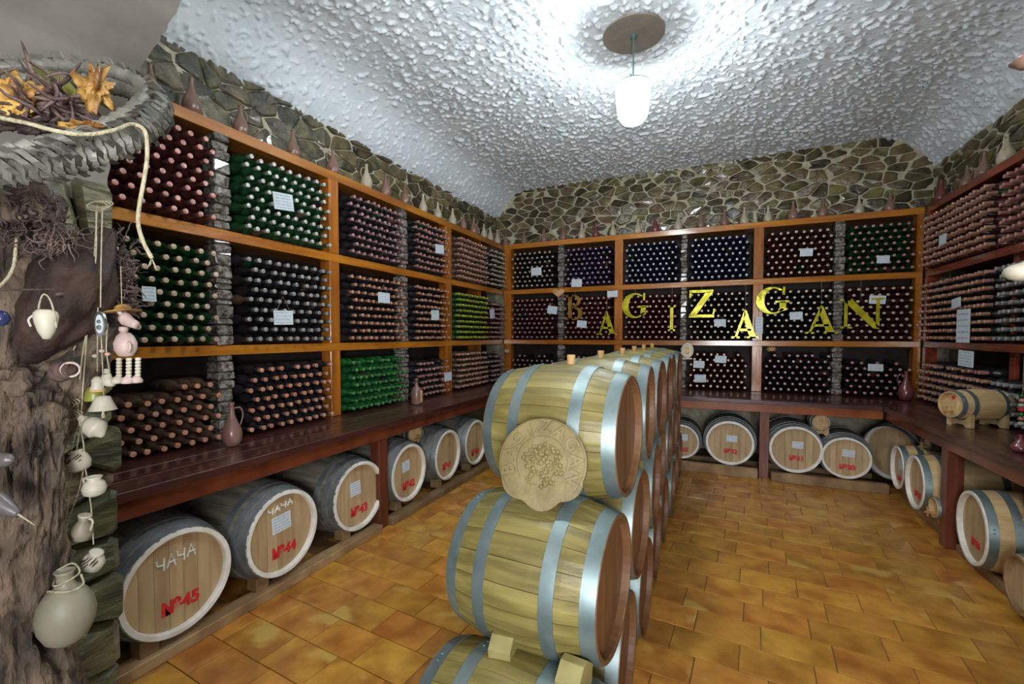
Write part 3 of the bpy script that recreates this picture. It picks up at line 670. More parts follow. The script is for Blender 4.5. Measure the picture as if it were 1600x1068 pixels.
# timber rails that carry the barrels
def rail(a, b, lab):
    bm = BM(); box(bm, a, b, bev=.004); tag(obj('timber_rail', bm, 'rail'), lab, 'rail', 'timber rails under the barrels')
rail((-2.36, .95, .0), (-2.27, 2.68, .055), 'brown timber rail on the floor in front of barrels №45 to №43')
rail((-2.36, 2.80, .0), (-2.27, 5.2, .055), 'brown timber rail on the floor below barrels №42 to №40')
rail((-2.85, .95, .0), (-2.77, 5.2, .055), 'rear timber rail deep under the left counter')
rail((-.6, 5.27, .0), (.46, 5.34, .10), 'pale timber rail on the floor left of the back support post')
rail((.58, 5.25, .0), (1.55, 5.32, .09), 'pale timber rail on the floor right of the back support post')
rail((-.6, 5.75, .0), (1.55, 5.83, .06), 'rear timber rail deep under the back counter')
rail((1.60, 4.18, .0), (1.68, 5.1, .11), 'timber rail under barrels №28 and №27')
rail((1.57, 3.0, .0), (1.65, 4.05, .055), 'timber rail under barrel №26')
rail((2.0, 3.0, .0), (2.08, 5.2, .055), 'rear timber rail deep under the right counter')

# central pyramid of new oak barrels
CL, CRH, CRM = .51, .222, .262
layer = [(1.125, 1.72, 6, 'top'), (.69, 1.455, 7, 'middle'), (.268, 1.19, 8, 'bottom')]
ordn = ['nearest', 'second', 'third', 'fourth', 'fifth', 'sixth', 'seventh', 'farthest']
for z, y0, n, ln in layer:
    for k in range(n):
        rz = R(-3.4) if k == 0 else R(random.uniform(-2.5, 1)); front = k == 0
        nm = ordn[k] if k < n-1 else 'farthest'
        x = -.528+random.uniform(-.012, .012)*(k > 0)
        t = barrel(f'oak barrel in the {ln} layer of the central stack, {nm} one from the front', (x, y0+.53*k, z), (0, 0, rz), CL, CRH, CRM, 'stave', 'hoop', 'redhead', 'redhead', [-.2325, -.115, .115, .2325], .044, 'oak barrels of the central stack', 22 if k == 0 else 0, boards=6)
        if ln == 'top':
            bm = BM(); lathe(bm, [(.0155, -.02), (.017, .03), (.0165, .034), (0, .034)], 10, Matrix.Translation((.01 if k % 2 else .02, 0, CRM+.002))); obj('bung', bm, 'cork', t)
# wedge blocks between layers
def block(x, y, z, s, lab, rz=0):
    bm = BM(); poly = [(-s, -.8*s), (s, -.8*s), (1.15*s, .2*s), (.3*s, .9*s), (-.3*s, .9*s), (-1.15*s, .2*s)]
    prism(bm, poly, .035, Matrix.Rotation(R(90), 4, 'X') @ Matrix.Rotation(R(90), 4, 'Y'), -.035)
    tag(obj('wedge', bm, 'block', None, (x, y, z), (0, 0, rz)), lab, 'wedge', 'wooden blocks between the stacked barrels')
p_ = on(775, 1006, 1, 1.17); block(p_.x, 1.225, .545, .040, 'yellow wooden block at the left end between the nearest middle and bottom barrels', .1)
p_ = on(885, 1045, 1, 1.13); block(p_.x, 1.205, .535, .050, 'yellow wooden block at the right end between the nearest middle and bottom barrels', -.1)
for s, lab in ((-.70, 'left'), (-.36, 'right')):
    block(s, 1.985, .90, .045, f'pale wooden block at the {lab} end between top and middle barrels, second gap')
# base beams
rail((-.75, .98, 0), (-.67, 5.3, .03), 'left floor beam beneath the central barrel stack'); rail((-.39, .98, 0), (-.31, 5.3, .03), 'right floor beam beneath the central barrel stack')

# carved plaque leaning on the front barrels
pq = tag(empty('carved_plaque', on(848, 722, 1, 1.375)), 'round carved leather-brown plaque with scalloped lower edge and raised lettering, on the nearest barrels', 'plaque')
pq.rotation_euler = (R(-18), 0, R(6))
bm = BM(); pts = []; RP = .146
for i in range(72):
    a = 2*PI*i/72; r = RP
    if math.sin(a) < -.35: r *= .93+.13*abs(math.sin(a*3.5+.6))
    pts.append((r*math.cos(a), r*.98*math.sin(a)))
MY = Matrix(((1, 0, 0, 0), (0, 0, -1, 0), (0, 1, 0, 0), (0, 0, 0, 1)))   # XY drawing -> facing -Y
prism(bm, pts, .012, MY, -.006); obj('disc', bm, 'plaque', pq)
bm = BM(); ring = []
for rr0, rr1 in ((.141, .1), (.086, .1)):
    tube(bm, [MY @ Vector((rr0*math.cos(a), rr0*math.sin(a), .012)) for a in [PI*(-.2)+1.4*PI*i/40 for i in range(41)]], .0022, 5)
obj('border', bm, 'plaque', pq)
for k, chh in enumerate('BAGIZAGAN'):
    a = R(196-27*k); me = text_mesh(chh, .060, .0055, .0016)
    me.transform(MY @ Matrix.Translation((.114*math.cos(a), .114*math.sin(a), .0135)) @ Matrix.Rotation(a-PI/2, 4, 'Z')); link('raised_letter', me, 'plaque', pq)
bm = BM()       # relief of grapes and vine in the middle
for k in range(90):
    a = random.uniform(0, 2*PI); r = .072*math.sqrt(random.random()); s = random.uniform(.005, .010)
    lathe(bm, [(s, 0), (s*.8, s*.45), (s*.4, s*.7), (0, s*.78)], 7, MY @ Matrix.Translation((r*math.cos(a), r*math.sin(a)-.01, .011)))
for k in range(9):
    a = random.uniform(0, 2*PI); tube(bm, [MY @ Vector((.03*math.cos(a)+.05*t*math.cos(a+t*2), .03*math.sin(a)+.05*t*math.sin(a+t*2), .014)) for t in (0, .3, .6, 1)], .003, 5)
obj('vine_relief', bm, 'plaque', pq, smooth=True)

# ================================================================== LAMP
def pendant(loc, lab):
    lp = tag(empty('pendant_lamp', loc), lab, 'lamp')
    pl_ = bpy.data.lights.new('lamp_bulb', 'POINT'); pl_.energy = LAMP_W; pl_.shadow_soft_size = .045; pl_.color = (.86, .95, 1)
    po = bpy.data.objects.new('lamp_bulb', pl_); COL.objects.link(po); po.parent = lp; po.location = (0, 0, -.49)
    bm = BM(); lathe(bm, [(.006, 0), (.006, -.30)], 10); obj('rod', bm, 'metal', lp)
    bm = BM(); lathe(bm, [(.02, .01), (.024, 0), (.024, -.012), (.008, -.02)], 14); obj('mount', bm, 'metal', lp)
    bm = BM(); lathe(bm, [(.012, -.285), (.03, -.295), (.045, -.32), (.085, -.335), (.128, -.352), (.132, -.362), (.11, -.362)], 28); obj('cap', bm, 'metal', lp, smooth=False)
    bm = BM(); lathe(bm, [(.100, -.363), (.120, -.375), (.124, -.41), (.116, -.52), (.100, -.59), (.075, -.622), (.03, -.637), (0, -.638)], 28); obj('glass_globe', bm, 'globe', lp, smooth=True)
    for s in (0, 1, 2):
        bm = BM(); lathe(bm, [(.006, 0), (.006, .02), (0, .022)], 8, Matrix.Translation((.10*math.cos(s*2.1+.5), .10*math.sin(s*2.1+.5), -.345))); obj('screw', bm, 'metal', lp)
pendant((-.556, 3.45, 3.70), 'glowing frosted glass jar lamp hanging on a green rod from the ceiling')
pendant((-.75, 1.45, 3.70), 'added unseen jar lamp, for fill light above the near end of the barrel stack')  # extra pendant put in out of view, as fill for barrels and ceiling

# ================================================================== JUGS
jp = [(.020, 0), (.034, .004), (.047, .030), (.050, .055), (.044, .085), (.030, .115), (.018, .145), (.012, .175), (.0115, .20), (.0155, .212), (.0135, .214), (.0095, .20), (.0, .195)]
jb = BM(); lathe(jb, jp, 20); 
jm = bpy.data.meshes.new('body'); bmesh.ops.recalc_face_normals(jb, faces=jb.faces[:]); jb.to_mesh(jm); jm.polygons.foreach_set('use_smooth', [True]*len(jm.polygons))
hb = BM(); tube(hb, [(.010, 0, .185), (.040, 0, .185), (.052, 0, .150), (.040, 0, .100)], .004, 6, 5)
hm = bpy.data.meshes.new('handle'); bmesh.ops.recalc_face_normals(hb, faces=hb.faces[:]); hb.to_mesh(hm); hm.polygons.foreach_set('use_smooth', [True]*len(hm.polygons))
jme = {}
def jug(loc, sc, mt, label, group, rz=None, h=1.0):
    if mt not in jme:
        a, b = jm.copy(), hm.copy(); a.materials.append(M[mt]); b.materials.append(M[mt]); jme[mt] = (a, b)
    o = link('clay_jug', jme[mt][0], None, None, loc, (0, 0, random.uniform(0, 6.28) if rz is None else rz)); o.scale = (sc, sc, sc*h)
    link('handle', jme[mt][1], None, o); return tag(o, label, 'jug', group)
CN = dict(jugbrown='brown', jugrose='rosy brown', jugsand='sandy', jugred='dark red')
def order(n, k): 
    w = ['first', 'second', 'third', 'fourth', 'fifth', 'sixth', 'seventh', 'eighth', 'ninth', 'tenth', 'eleventh', 'twelfth', 'thirteenth', 'fourteenth', 'fifteenth', 'sixteenth', 'seventeenth', 'eighteenth', 'nineteenth']
    return w[k]
lj = [(240, 'jugbrown'), (303, 'jugbrown'), (378, 'jugbrown'), (459, 'jugbrown'), (521, 'jugrose'), (573, 'jugsand'), (603, 'jugrose'), (633, 'jugbrown'), (661, 'jugsand'), (684, 'jugsand'), (707, 'jugsand'), (724, 'jugrose'), (740, 'jugrose'), (756, 'jugsand'), (766, 'jugsand'), (777, 'jugsand'), (790, 'jugrose')]
for k, (px, mt) in enumerate(lj):
    p = on(px, 300, 0, -2.925); jug((-2.925, p.y, ZT[1]), random.uniform(.95, 1.1)*(.85 if k == 0 else 1), mt, f'{CN[mt]} clay jug on top of the left rack, {order(0, k)} from the tree', 'clay jugs on top of the left rack', h=random.uniform(.95, 1.05))
bj = [(819, 'jugbrown'), (850, 'jugrose'), (880, 'jugbrown'), (909, 'jugsand'), (931, 'jugred'), (958, 'jugsand'), (997, 'jugsand'), (1024, 'jugred'), (1060, 'jugsand'), (1095, 'jugbrown'), (1132, 'jugrose'), (1163, 'jugsand'), (1200, 'jugsand'), (1239, 'jugrose'), (1286, 'jugbrown'), (1342, 'jugsand'), (1390, 'jugrose')]
for k, (px, mt) in enumerate(bj):
    p = on(px, 340, 1, 6.22); jug((p.x, 6.22, ZT[1]), random.uniform(.98, 1.14), mt, f'{CN[mt]} clay jug on top of the back rack, {order(0, k)} from the left corner', 'clay jugs on top of the back rack')
for k, (px, mt) in enumerate([(1471, 'jugred'), (1511, 'jugbrown'), (1537, 'jugbrown'), (1571, 'jugsand')]):
    p = on(px, 280, 0, 2.12); jug((2.12, p.y, ZT[1]), (1.15, 1.0, 1.1, 1.2)[k], mt, f'{CN[mt]} clay jug on top of the right rack, {order(0, k)} from the corner', 'clay jugs on top of the right rack')
jug(on(363, 696, 2, CT), 1.12, 'jugrose', 'rosy clay jug with looped handle standing on the left counter', None, rz=R(60), h=1.1)
jug(on(1415, 625, 2, CT), 1.35, 'jugred', 'dark red clay jug standing in the right corner of the counter', None, rz=R(170), h=1.05)
jug(on(1594, 706, 2, CT), .85, 'jugred', 'small dark glazed pot beside the keg on the right counter', None, h=.55)
# carved wooden flask figure
cf = tag(empty('carved_bottle', on(651, 631, 2, CT), (0, 0, R(30))), 'carved wooden bottle with light relief panel on the left counter', 'carving')
bm = BM(); lathe(bm, [(.045, 0), (.055, .01), (.055, .12), (.04, .155), (.018, .18), (.016, .23), (.022, .235), (.02, .25), (0, .252)], 16); obj('body', bm, 'jugbrown', cf, smooth=True)
bm = BM(); box(bm, (.035, -.035, .02), (.057, .035, .135), bev=.006); pn = obj('relief_panel', bm, 'cork', cf); pn['label'] = 'pale carved relief panel'
bm = BM()
for k in range(14): lathe(bm, [(.007, 0), (.005, .004), (0, .005)], 6, Matrix.Translation((.057, random.uniform(-.026, .026), random.uniform(.03, .125))) @ Matrix.Rotation(R(90), 4, 'Y'))
obj('carving', bm, 'edge', pn)

# ================================================================== KEGS
def keg(label, loc, rz, L, rh, rm, wood_m='palestave', stand=True, tap=True, seal=False):
    z = rm+(.045 if stand else 0)
    t = barrel(label, (loc[0], loc[1], loc[2]+z), (0, 0, rz), L, rh, rm, wood_m, 'hoop' if wood_m == 'palestave' else 'wire', wood_m, 'palestave', [-L*.45, -L*.27, L*.27, L*.45], L*.075, None, 0, 5, 'wine_keg', 'keg')
    if stand:
        for s in (-.3, .3):
            bm = BM(); w = rm*.8; prism(bm, [(-w, 0), (-w*.6, 0), (-w*.4, .018), (w*.4, .018), (w*.6, 0), (w, 0), (w*1.0, .08*rm/.09), (w*.45, .05), (-w*.45, .05), (-w, .08*rm/.09)], .014, MX, -.014)
            obj('stand', bm, 'palestave', t, (L*s, 0, -z))
    if tap:
        bm = BM(); zt = -rh*.55; tube(bm, [(L/2-.02, 0, zt), (L/2+.05, 0, zt)], [.010, .008], 8); tube(bm, [(L/2+.03, 0, zt-.028), (L/2+.03, 0, zt+.03)], [.006, .008], 8); tube(bm, [(L/2+.03, -.016, zt+.034), (L/2+.03, .016, zt+.034)], .006, 8)
        obj('tap', bm, 'cork', t)
    if seal:
        bm = BM(); lathe(bm, [(rh*.16, 0), (rh*.14, .002), (0, .002)], 14, Matrix.Translation((L/2-.026, 0, rh*.55)) @ Matrix.Rotation(R(90), 4, 'Y')); obj('wax_seal', bm, 'redpaint', t)['label'] = 'round red wax seal'
    return t
keg('small pale oak keg with blue-grey hoops and tap on the right counter', (1.80, 4.40, CT), R(160+42), .40, .095, .115, seal=True)
keg('small oak keg with tap at the right edge of the counter, beyond the dark pot', (1.86, 3.42, CT), R(170), .36, .10, .12, seal=True)
keg('small dark old keg lying on barrels №42 and №41 under the left counter', (-2.62, 3.42, .50), R(-20), .34, .085, .10, 'oldstave', False)
keg('small round keg lodged between barrels №31 and №30', (1.04, 5.58, .47), R(-92), .28, .075, .095, 'palestave', True, False)
keg('shaggy old keg with tap resting on barrel №27 by the right-hand post', (1.82, 4.92, .505), R(195), .30, .06, .082, 'oldstave', False)
keg('small keg with tap on a stand, half hidden behind the right-hand post', (1.66, 4.215, .11), R(181), .32, .072, .086, 'palestave', True)
keg('small keg with tap lying on top of barrel №26 at the right edge', (1.80, 3.38, .42), R(178), .32, .09, .108, 'palestave', False)
barrel('low barrel lying in front of №26 at the right edge of the picture', (1.72, 3.18, .19), (0, 0, R(176)), .46, .15, .18, 'palestave', 'hoop', 'rail', 'head', [-.2, -.12, .12, .2], .035, None)

# ================================================================== YELLOW LETTERS (serif, foil)
def arc(cx, cy, rx, ry, a0, a1, n=18): return [(cx+rx*math.cos(R(a0+(a1-a0)*i/n)), cy+ry*math.sin(R(a0+(a1-a0)*i/n))) for i in range(n+1)]
def band(bm, outer, inner, m):
    poly = outer+inner[::-1]; n = len(outer)
    for i in range(n-1): prism(bm, [outer[i], outer[i+1], inner[i+1], inner[i]], .006, m, -.006)
GLY = {'I': [[(.36, 0), (.64, 0), (.64, 1), (.36, 1)], [(.2, 0), (.8, 0), (.8, .07), (.2, .07)], [(.2, .93), (.8, .93), (.8, 1), (.2, 1)]],
       'A': [[(.10, 0), (.18, 0), (.52, .86), (.46, .98)], [(.46, 1), (.54, 1), (.92, 0), (.68, 0), (.44, .72)], [(.24, .26), (.74, .26), (.72, .34), (.27, .34)], [(0, 0), (.30, 0), (.30, .06), (0, .06)], [(.58, 0), (1, 0), (1, .06), (.58, .06)]],
       'Z': [[(.04, .90), (.92, .90), (.92, 1), (.04, 1)], [(.04, .72), (.10, .72), (.14, .92), (.04, .92)], [(.66, .92), (.92, .92), (.30, .08), (.04, .08)], [(.04, 0), (.96, 0), (.96, .10), (.04, .10)], [(.90, .08), (.96, .08), (.99, .30), (.93, .30)]],
       'N': [[(.10, 0), (.18, 0), (.18, .95), (.10, .95)], [(.08, 1), (.28, 1), (.94, .06), (.94, -.02), (.80, 0), (.08, .92)], [(.86, .05), (.94, .0), (.94, .96), (.86, .96)], [(0, 0), (.30, 0), (.30, .06), (0, .06)], [(.74, .94), (1.04, .94), (1.04, 1), (.74, 1)], [(-.02, .94), (.25, .94), (.25, 1), (-.02, 1)]],
       'B': [[(.14, 0), (.36, 0), (.36, 1), (.14, 1)], [(0, 0), (.5, 0), (.5, .07), (0, .07)], [(0, .93), (.5, .93), (.5, 1), (0, 1)], [(.3, .48), (.55, .48), (.55, .55), (.3, .55)]], 'G': []}
def letter(ch, x0, z0, x1, z1, lab, m='gold', wz=0):
    t = tag(empty('sign_letter', ((x0+x1)/2, BY-.10, z0), (0, 0, wz)), lab, 'letter', 'yellow letters hung across the back rack'); w, h = x1-x0, z1-z0
    mt = MY @ Matrix.Translation((-w/2, 0, 0)) @ Matrix.Diagonal((w, h, 1, 1)); bm = BM()
    for poly in GLY[ch]: prism(bm, poly, .006, mt, -.006)
    if ch == 'B':
        band(bm, arc(.45, .765, .42, .235, -90, 90), arc(.45, .765, .22, .165, -90, 90), mt); band(bm, arc(.48, .265, .50, .265, -90, 90), arc(.48, .265, .27, .195, -90, 90), mt)
    if ch == 'G':
        band(bm, arc(.50, .5, .50, .5, 48, 325, 30), arc(.56, .5, .30, .44, 55, 318, 30), mt)
        for poly in ([(.74, .08), (.94, .14), (.94, .46), (.74, .46)], [(.60, .42), (1.04, .42), (1.04, .49), (.60, .49)], [(.82, .70), (.90, .70), (.90, .99), (.84, .99)]): prism(bm, poly, .006, mt, -.006)
    obj('face', bm, m, t); th = BM()
    top = S1[0] if True else 0
    tube(th, [(0, .006, h*.95), (0, .03, top-z0+.01)], .0012, 4); obj('hanging_thread', th, 'rope', t)
M['goldbrown'] = mat('tarnished_foil', (.18, .09, .015), (.36, .22, .03), .3, .3, scale=9, bump=.4, bscale=6)
for n, x0, y0, x1, y1, lab in [('B', 884, 460, 911, 500, 'tarnished brown-gold letter B under the heart-shaped cork'), ('A', 932, 486, 964, 523, 'yellow foil letter A between B and the first G'), ('G', 972, 457, 1012, 497, 'yellow foil letter G right of the first orange post'),
                        ('I', 1040, 477, 1059, 517, 'yellow foil letter I'), ('Z', 1075, 452, 1118, 496, 'yellow foil letter Z'), ('A', 1143, 484, 1186, 528, 'yellow foil letter A between Z and the second G'),
                        ('G', 1181, 447, 1232, 491, 'yellow foil letter G hung across the post right of Z'), ('A', 1257, 477, 1310, 521, 'yellow foil letter A left of N'), ('N', 1312, 465, 1379, 513, 'yellow foil letter N at the right end')]:
    a = on(x0, y1, 1, 5.98); b = on(x1, y0, 1, 5.98); letter(n, a.x, a.z, b.x, b.z, lab, 'goldbrown' if n == 'B' else 'gold')

# ================================================================== NOTES ON THE RACKS
def rnote(px, py, w, h, wall, lab, string=0, tilt=0, m='paper'):
    ax, v, rz = dict(L=(0, -2.750, 0), B=(1, 5.978, -PI/2), R=(0, 1.925, PI))[wall]
    p = on(px, py, ax, v); a = on(px-w/2, py, ax, v); b = on(px+w/2, py, ax, v); W_ = (b-a).length; H_ = abs(on(px, py-h/2, ax, v).z-on(px, py+h/2, ax, v).z)
    o = note(None, W_, H_, p, rz, tilt, 5 if H_ > .1 else 4, string); tag(o, lab, 'note', 'paper notes hung on the bottles'); return o
for a in [(838, 424, 16, 12, 'B', 'small white note in the top bay at the left end of the back rack', 0, .05), (901, 442, 16, 12, 'B', 'small white note low in the second top bay of the back rack', .03, -.05),
          (957, 459, 16, 10, 'B', 'small white note on the shelf edge left of the first letter G', 0, .03), (863, 484, 15, 12, 'B', 'small white note in the middle bay left of letter B', .05, -.15), (909, 506, 15, 11, 'B', 'small white note below letter B', .05, -.1),
          (1125, 504, 18, 11, 'B', 'small white note under letter Z', .04, 0), (1186, 508, 12, 26, 'B', 'upright white note behind the second letter A', 0, 0), (1244, 493, 20, 12, 'B', 'white note below the second letter G', 0, .04),
          (1260, 394, 20, 12, 'B', 'white note in the maroon top bay of the back rack', 0, -.04), (1380, 405, 20, 12, 'B', 'white note in the dark green top bay of the back rack', 0, -.05), (1371, 468, 26, 13, 'B', 'white note on a string over letter N', .05, -.06),
          (1126, 561, 18, 11, 'B', 'upper right of three notes beside the oval medallion', 0, -.05), (1092, 569, 17, 11, 'B', 'upper left of three notes beside the oval medallion', 0, -.05), (1094, 591, 18, 12, 'B', 'lowest of three notes beside the oval medallion', 0, .03),
          (1368, 574, 24, 11, 'B', 'white note in the lowest bay left of the corner jug', 0, -.02),
          (443, 315, 30, 26, 'L', 'bluish note hung on the green bottles in the top bay', .0, .12), (443, 496, 30, 22, 'L', 'white note on a string in the middle bay left of the first orange post', .10, .03), (233, 459, 22, 23, 'L', 'small photo card on the green bottles near the hanging figurine', 0, .02),
          (600, 465, 18, 16, 'L', 'white note on a string right of the first orange post', .07, .0), (680, 492, 12, 15, 'L', 'small white note on a string before the second orange post', .05, .05), (687, 389, 13, 14, 'L', 'small white note in the top bay before the second orange post', 0, .1),
          (700, 588, 11, 13, 'L', 'white note on a string above the carved bottle end of the left rack', .08, .03), (769, 490, 7, 14, 'L', 'narrow white note in the left rack near the corner', .04, .1),
          (1473, 374, 11, 16, 'R', 'small white note in the top bay of the right rack', 0, 0), (1494, 473, 14, 15, 'R', 'small white note above the long sheet on the right rack', 0, .1), (1505, 509, 21, 52, 'R', 'long white printed sheet on the right rack', 0, 0),
          (1509, 560, 24, 25, 'R', 'white note hanging over the lowest bay of the right rack', 0, -.03)]:
    rnote(*a[:6], string=a[6], tilt=a[7])
# heart-shaped cork and oval medallion
hp = on(873, 457, 1, 5.96); bm = BM(); hs = .085
poly = [(hs*(16*math.sin(t)**3)/16, hs*(13*math.cos(t)-5*math.cos(2*t)-2*math.cos(3*t)-math.cos(4*t))/20) for t in [2*PI*i/36 for i in range(36)]]
prism(bm, poly, .02, MY, -.01); tag(obj('cork_heart', bm, 'cork', None, hp), 'pale heart-shaped slice of cork hanging above letter B', 'ornament')
mp_ = tag(empty('medallion', on(1074, 547, 1, 5.20)), 'oval cream medallion with an engraved figure hanging on a string over the barrels', 'medallion')
bm = BM(); prism(bm, [(.062*math.cos(2*PI*i/32), .080*math.sin(2*PI*i/32)) for i in range(32)], .008, MY, -.004); obj('disc', bm, 'cream', mp_)
bm = BM(); tube(bm, [MY @ Vector((.046*math.cos(2*PI*i/32), .062*math.sin(2*PI*i/32), .009)) for i in range(33)], .003, 5)
lathe(bm, [(.018, 0), (.014, .006), (0, .008)], 12, MY @ Matrix.Translation((0, .022, .008))); lathe(bm, [(.026, 0), (.02, .006), (0, .008)], 12, MY @ Matrix.Translation((0, -.018, .008))); obj('engraving', bm, 'cork', mp_)
bm = BM(); box(bm, (-.05, -.008, -.098), (.05, .006, -.082), bev=.003); obj('base_bar', bm, 'cream', mp_)
# small clay mouse-like trinkets on top of bottles
for px, py, wl_, lab in ((792, 548, 'B', 'pale dried flower head lying above the lowest bottles in the left corner'), (1205, 545, 'B', 'small dried leaf on the shelf edge right of the second letter A')):
    bm = BM(); p = on(px, py, 1, 6.03)
    for k in range(9): 
        a = 2*PI*k/9; tube(bm, [(0, 0, 0), (.03*math.cos(a), -.01, .02*math.sin(a)), (.055*math.cos(a), 0, .035*math.sin(a))], [.006, .009, .002], 5)
    tag(obj('dried_flower', bm, 'cream' if px < 1000 else 'cork', None, p), lab, 'dried flower')

# ================================================================== TREE TRUNK
def fbm(p, o=4): return noise.fractal(p, 1.0, 2.0, o)
def bark(p, d, a, i, r):
    q = Vector((math.cos(a)*2.2, math.sin(a)*2.2, 0)); w = fbm(Vector((p.x*6, p.y*6, p.z*6))+d)*.9
    g = 1-abs(noise.noise(Vector((q.x*2.3+w, q.y*2.3+w, p.z*5.5)))*2.2)           # long ridges
    g2 = 1-abs(noise.noise(Vector((q.x*6+w*2, q.y*6, p.z*16)))*2.2)
    lump = noise.noise(Vector((q.x*.8, q.y*.8, p.z*3.3+5)))
    return r*(1+.30*lump)+.016*(g-.5)+.008*(g2-.5)
def bark_tube(pts, rad, n=72, sm=26):
    bm = BM(); tube(bm, pts, rad, n, sm, bark); return bm
D = 1.06
tr = tag(empty('tree_trunk', at(-10, 1180, D)), 'gnarled old vine trunk with thick cracked bark at the left edge', 'tree')
def tl(pts): return [p-Vector(tr.location) for p in pts]
g = lambda x, y, d=D: at(x, y, d)
def limb(name, L_, n=72, m='bark', fn=None, sm=24):
    bm = BM(); tube(bm, tl([g(x, y, d) for x, y, r, d in L_]), [r*d/700 for x, y, r, d in L_], n, sm, fn or bark); return obj(name, bm, m, tr, smooth=True)
limb('trunk', [(35, 1200, 80, 1.04), (22, 1000, 58, 1.06), (14, 860, 60, 1.06), (12, 740, 66, 1.08), (14, 650, 72, 1.10), (20, 590, 60, 1.12)], sm=30)
limb('trunk_ridge', [(104, 1150, 34, 1.2), (80, 1050, 30, 1.17), (62, 930, 22, 1.10), (58, 820, 24, 1.06), (62, 700, 28, 1.06), (66, 620, 28, 1.1)])
limb('branch', [(0, 660, 80, 1.14), (0, 560, 66, 1.14), (12, 480, 52, 1.14), (8, 400, 40, 1.14), (0, 300, 44, 1.16)])
limb('branch', [(20, 650, 78, 1.16), (85, 590, 60, 1.20), (128, 530, 44, 1.26), (158, 460, 36, 1.32), (172, 405, 22, 1.36)])
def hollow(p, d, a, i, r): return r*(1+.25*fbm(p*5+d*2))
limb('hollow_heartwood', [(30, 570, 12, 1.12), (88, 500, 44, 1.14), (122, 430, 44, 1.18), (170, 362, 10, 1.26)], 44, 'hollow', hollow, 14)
# knots and root tangle
def tangle(name, cx, cy, d, wx, wy, n, seed, m='root', r0=.006, ln=.09):
    rs = random.Random(seed); bm = BM()
    for k in range(n):
        p = g(cx+rs.gauss(0, wx), cy+rs.gauss(0, wy), d+rs.uniform(-.04, .05)); pts = [p]; dr = Vector((rs.uniform(-1, 1), rs.uniform(-1, 1), rs.uniform(-1, 1))).normalized()
        for s in range(4):
            dr = (dr+Vector((rs.uniform(-1, 1), rs.uniform(-1, 1), rs.uniform(-1, 1)))*.8).normalized(); pts.append(pts[-1]+dr*ln/4)
        r = r0*rs.uniform(.3, 1.5); tube(bm, tl(pts), [r, r*1.1, r*.9, r*.7, r*.3], 5, 3)
    o = obj(name, bm, m, tr, smooth=True); o['kind'] = 'stuff'
    return o
tangle('root_tangle', 28, 335, 1.06, 26, 20, 620, 1, r0=.0018, ln=.045); tangle('root_tangle', 75, 372, 1.08, 20, 9, 200, 2, r0=.0016, ln=.045); tangle('root_tangle', 180, 440, 1.30, 13, 30, 420, 3, r0=.0028, ln=.05)
bm = BM(); 
for (x, y, s) in ((175, 415, .035), (186, 448, .04), (168, 475, .035), (30, 330, .055), (5, 310, .055), (60, 322, .04), (70, 650, .035), (20, 610, .045)):
    c = g(x, y, 1.07 if x < 100 else 1.33)-Vector(tr.location); r = bmesh.ops.create_icosphere(bm, subdivisions=4, radius=s, matrix=Matrix.Translation(c))
    for v in r['verts']: dd = (v.co-c); v.co = c+dd*(1+.6*fbm(v.co*24))
obj('knot', bm, 'bark', tr, smooth=True)

# ================================================================== BASKET OF DRIFTWOOD
bc = g(-5, 172, 1.0); bk = tag(empty('bark_basket', bc), 'hanging ring basket of curled grey bark strips filled with amber driftwood', 'basket')
bk.rotation_euler = (R(48), R(3), YAW)
RR = .315; NS = 96
bm = BM()
pts = []
for i in range(NS*5+1):
    a = 2*PI*i/(NS*5); pts.append(Vector((RR*math.cos(a), .80*RR*math.sin(a), -.025)))
def ribs(p, d, a, i, r):
    s = (i/5.0+a/(2*PI)*3) % 1.0; return r*(.70+.42*s)
tube(bm, pts, .026, 22, 0, ribs); obj('woven_rim', bm, 'strip', bk)
bm = BM(); tube(bm, [Vector((p.x*.97, p.y*.97, .012)) for p in pts], .014, 16, 0, lambda p, d, a, i, r: r*(.7+.5*((i/7.0-a/(2*PI)*2) % 1.0))); obj('inner_rim', bm, 'strip', bk)
for k in range(80):     # curled strip ends standing off the rim
    a = 2*PI*k/80+random.uniform(-.04, .04); c = Vector((RR*math.cos(a), .80*RR*math.sin(a), 0)); out = Vector((math.cos(a), math.sin(a), 0)); tn = Vector((-math.sin(a), math.cos(a), 0))
    bm = BM(); w = .006; L0 = []
    for q, (o_, z_) in enumerate(((-.016, .008), (.0, .022), (.018, .017), (.027, -.006), (.024, -.034), (.010, -.056))):
        pp = c+out*o_+Vector((0, 0, z_+random.uniform(-.005, .005)))+tn*(.012*q); L0.append((bm.verts.new(pp-tn*w), bm.verts.new(pp+tn*w)))
    for A, B in zip(L0[:-1], L0[1:]): bm.faces.new((A[0], A[1], B[1], B[0]))
    bmesh.ops.solidify(bm, geom=bm.faces[:], thickness=.003)
    obj('bark_strip', bm, 'strip', bk)
for k in range(9):      # upright tabs on the far rim
    a = R(48+9*k); c = Vector((RR*math.cos(a), .8*RR*math.sin(a), .004)); bm = BM(); box(bm, (-.014, -.002, 0), (.014, .002, .030), Matrix.Translation(c+Vector((0, 0, .003*(k % 3)))) @ Matrix.Rotation(a+PI/2, 4, 'Z'), .001); obj('bark_tab', bm, 'strip', bk)
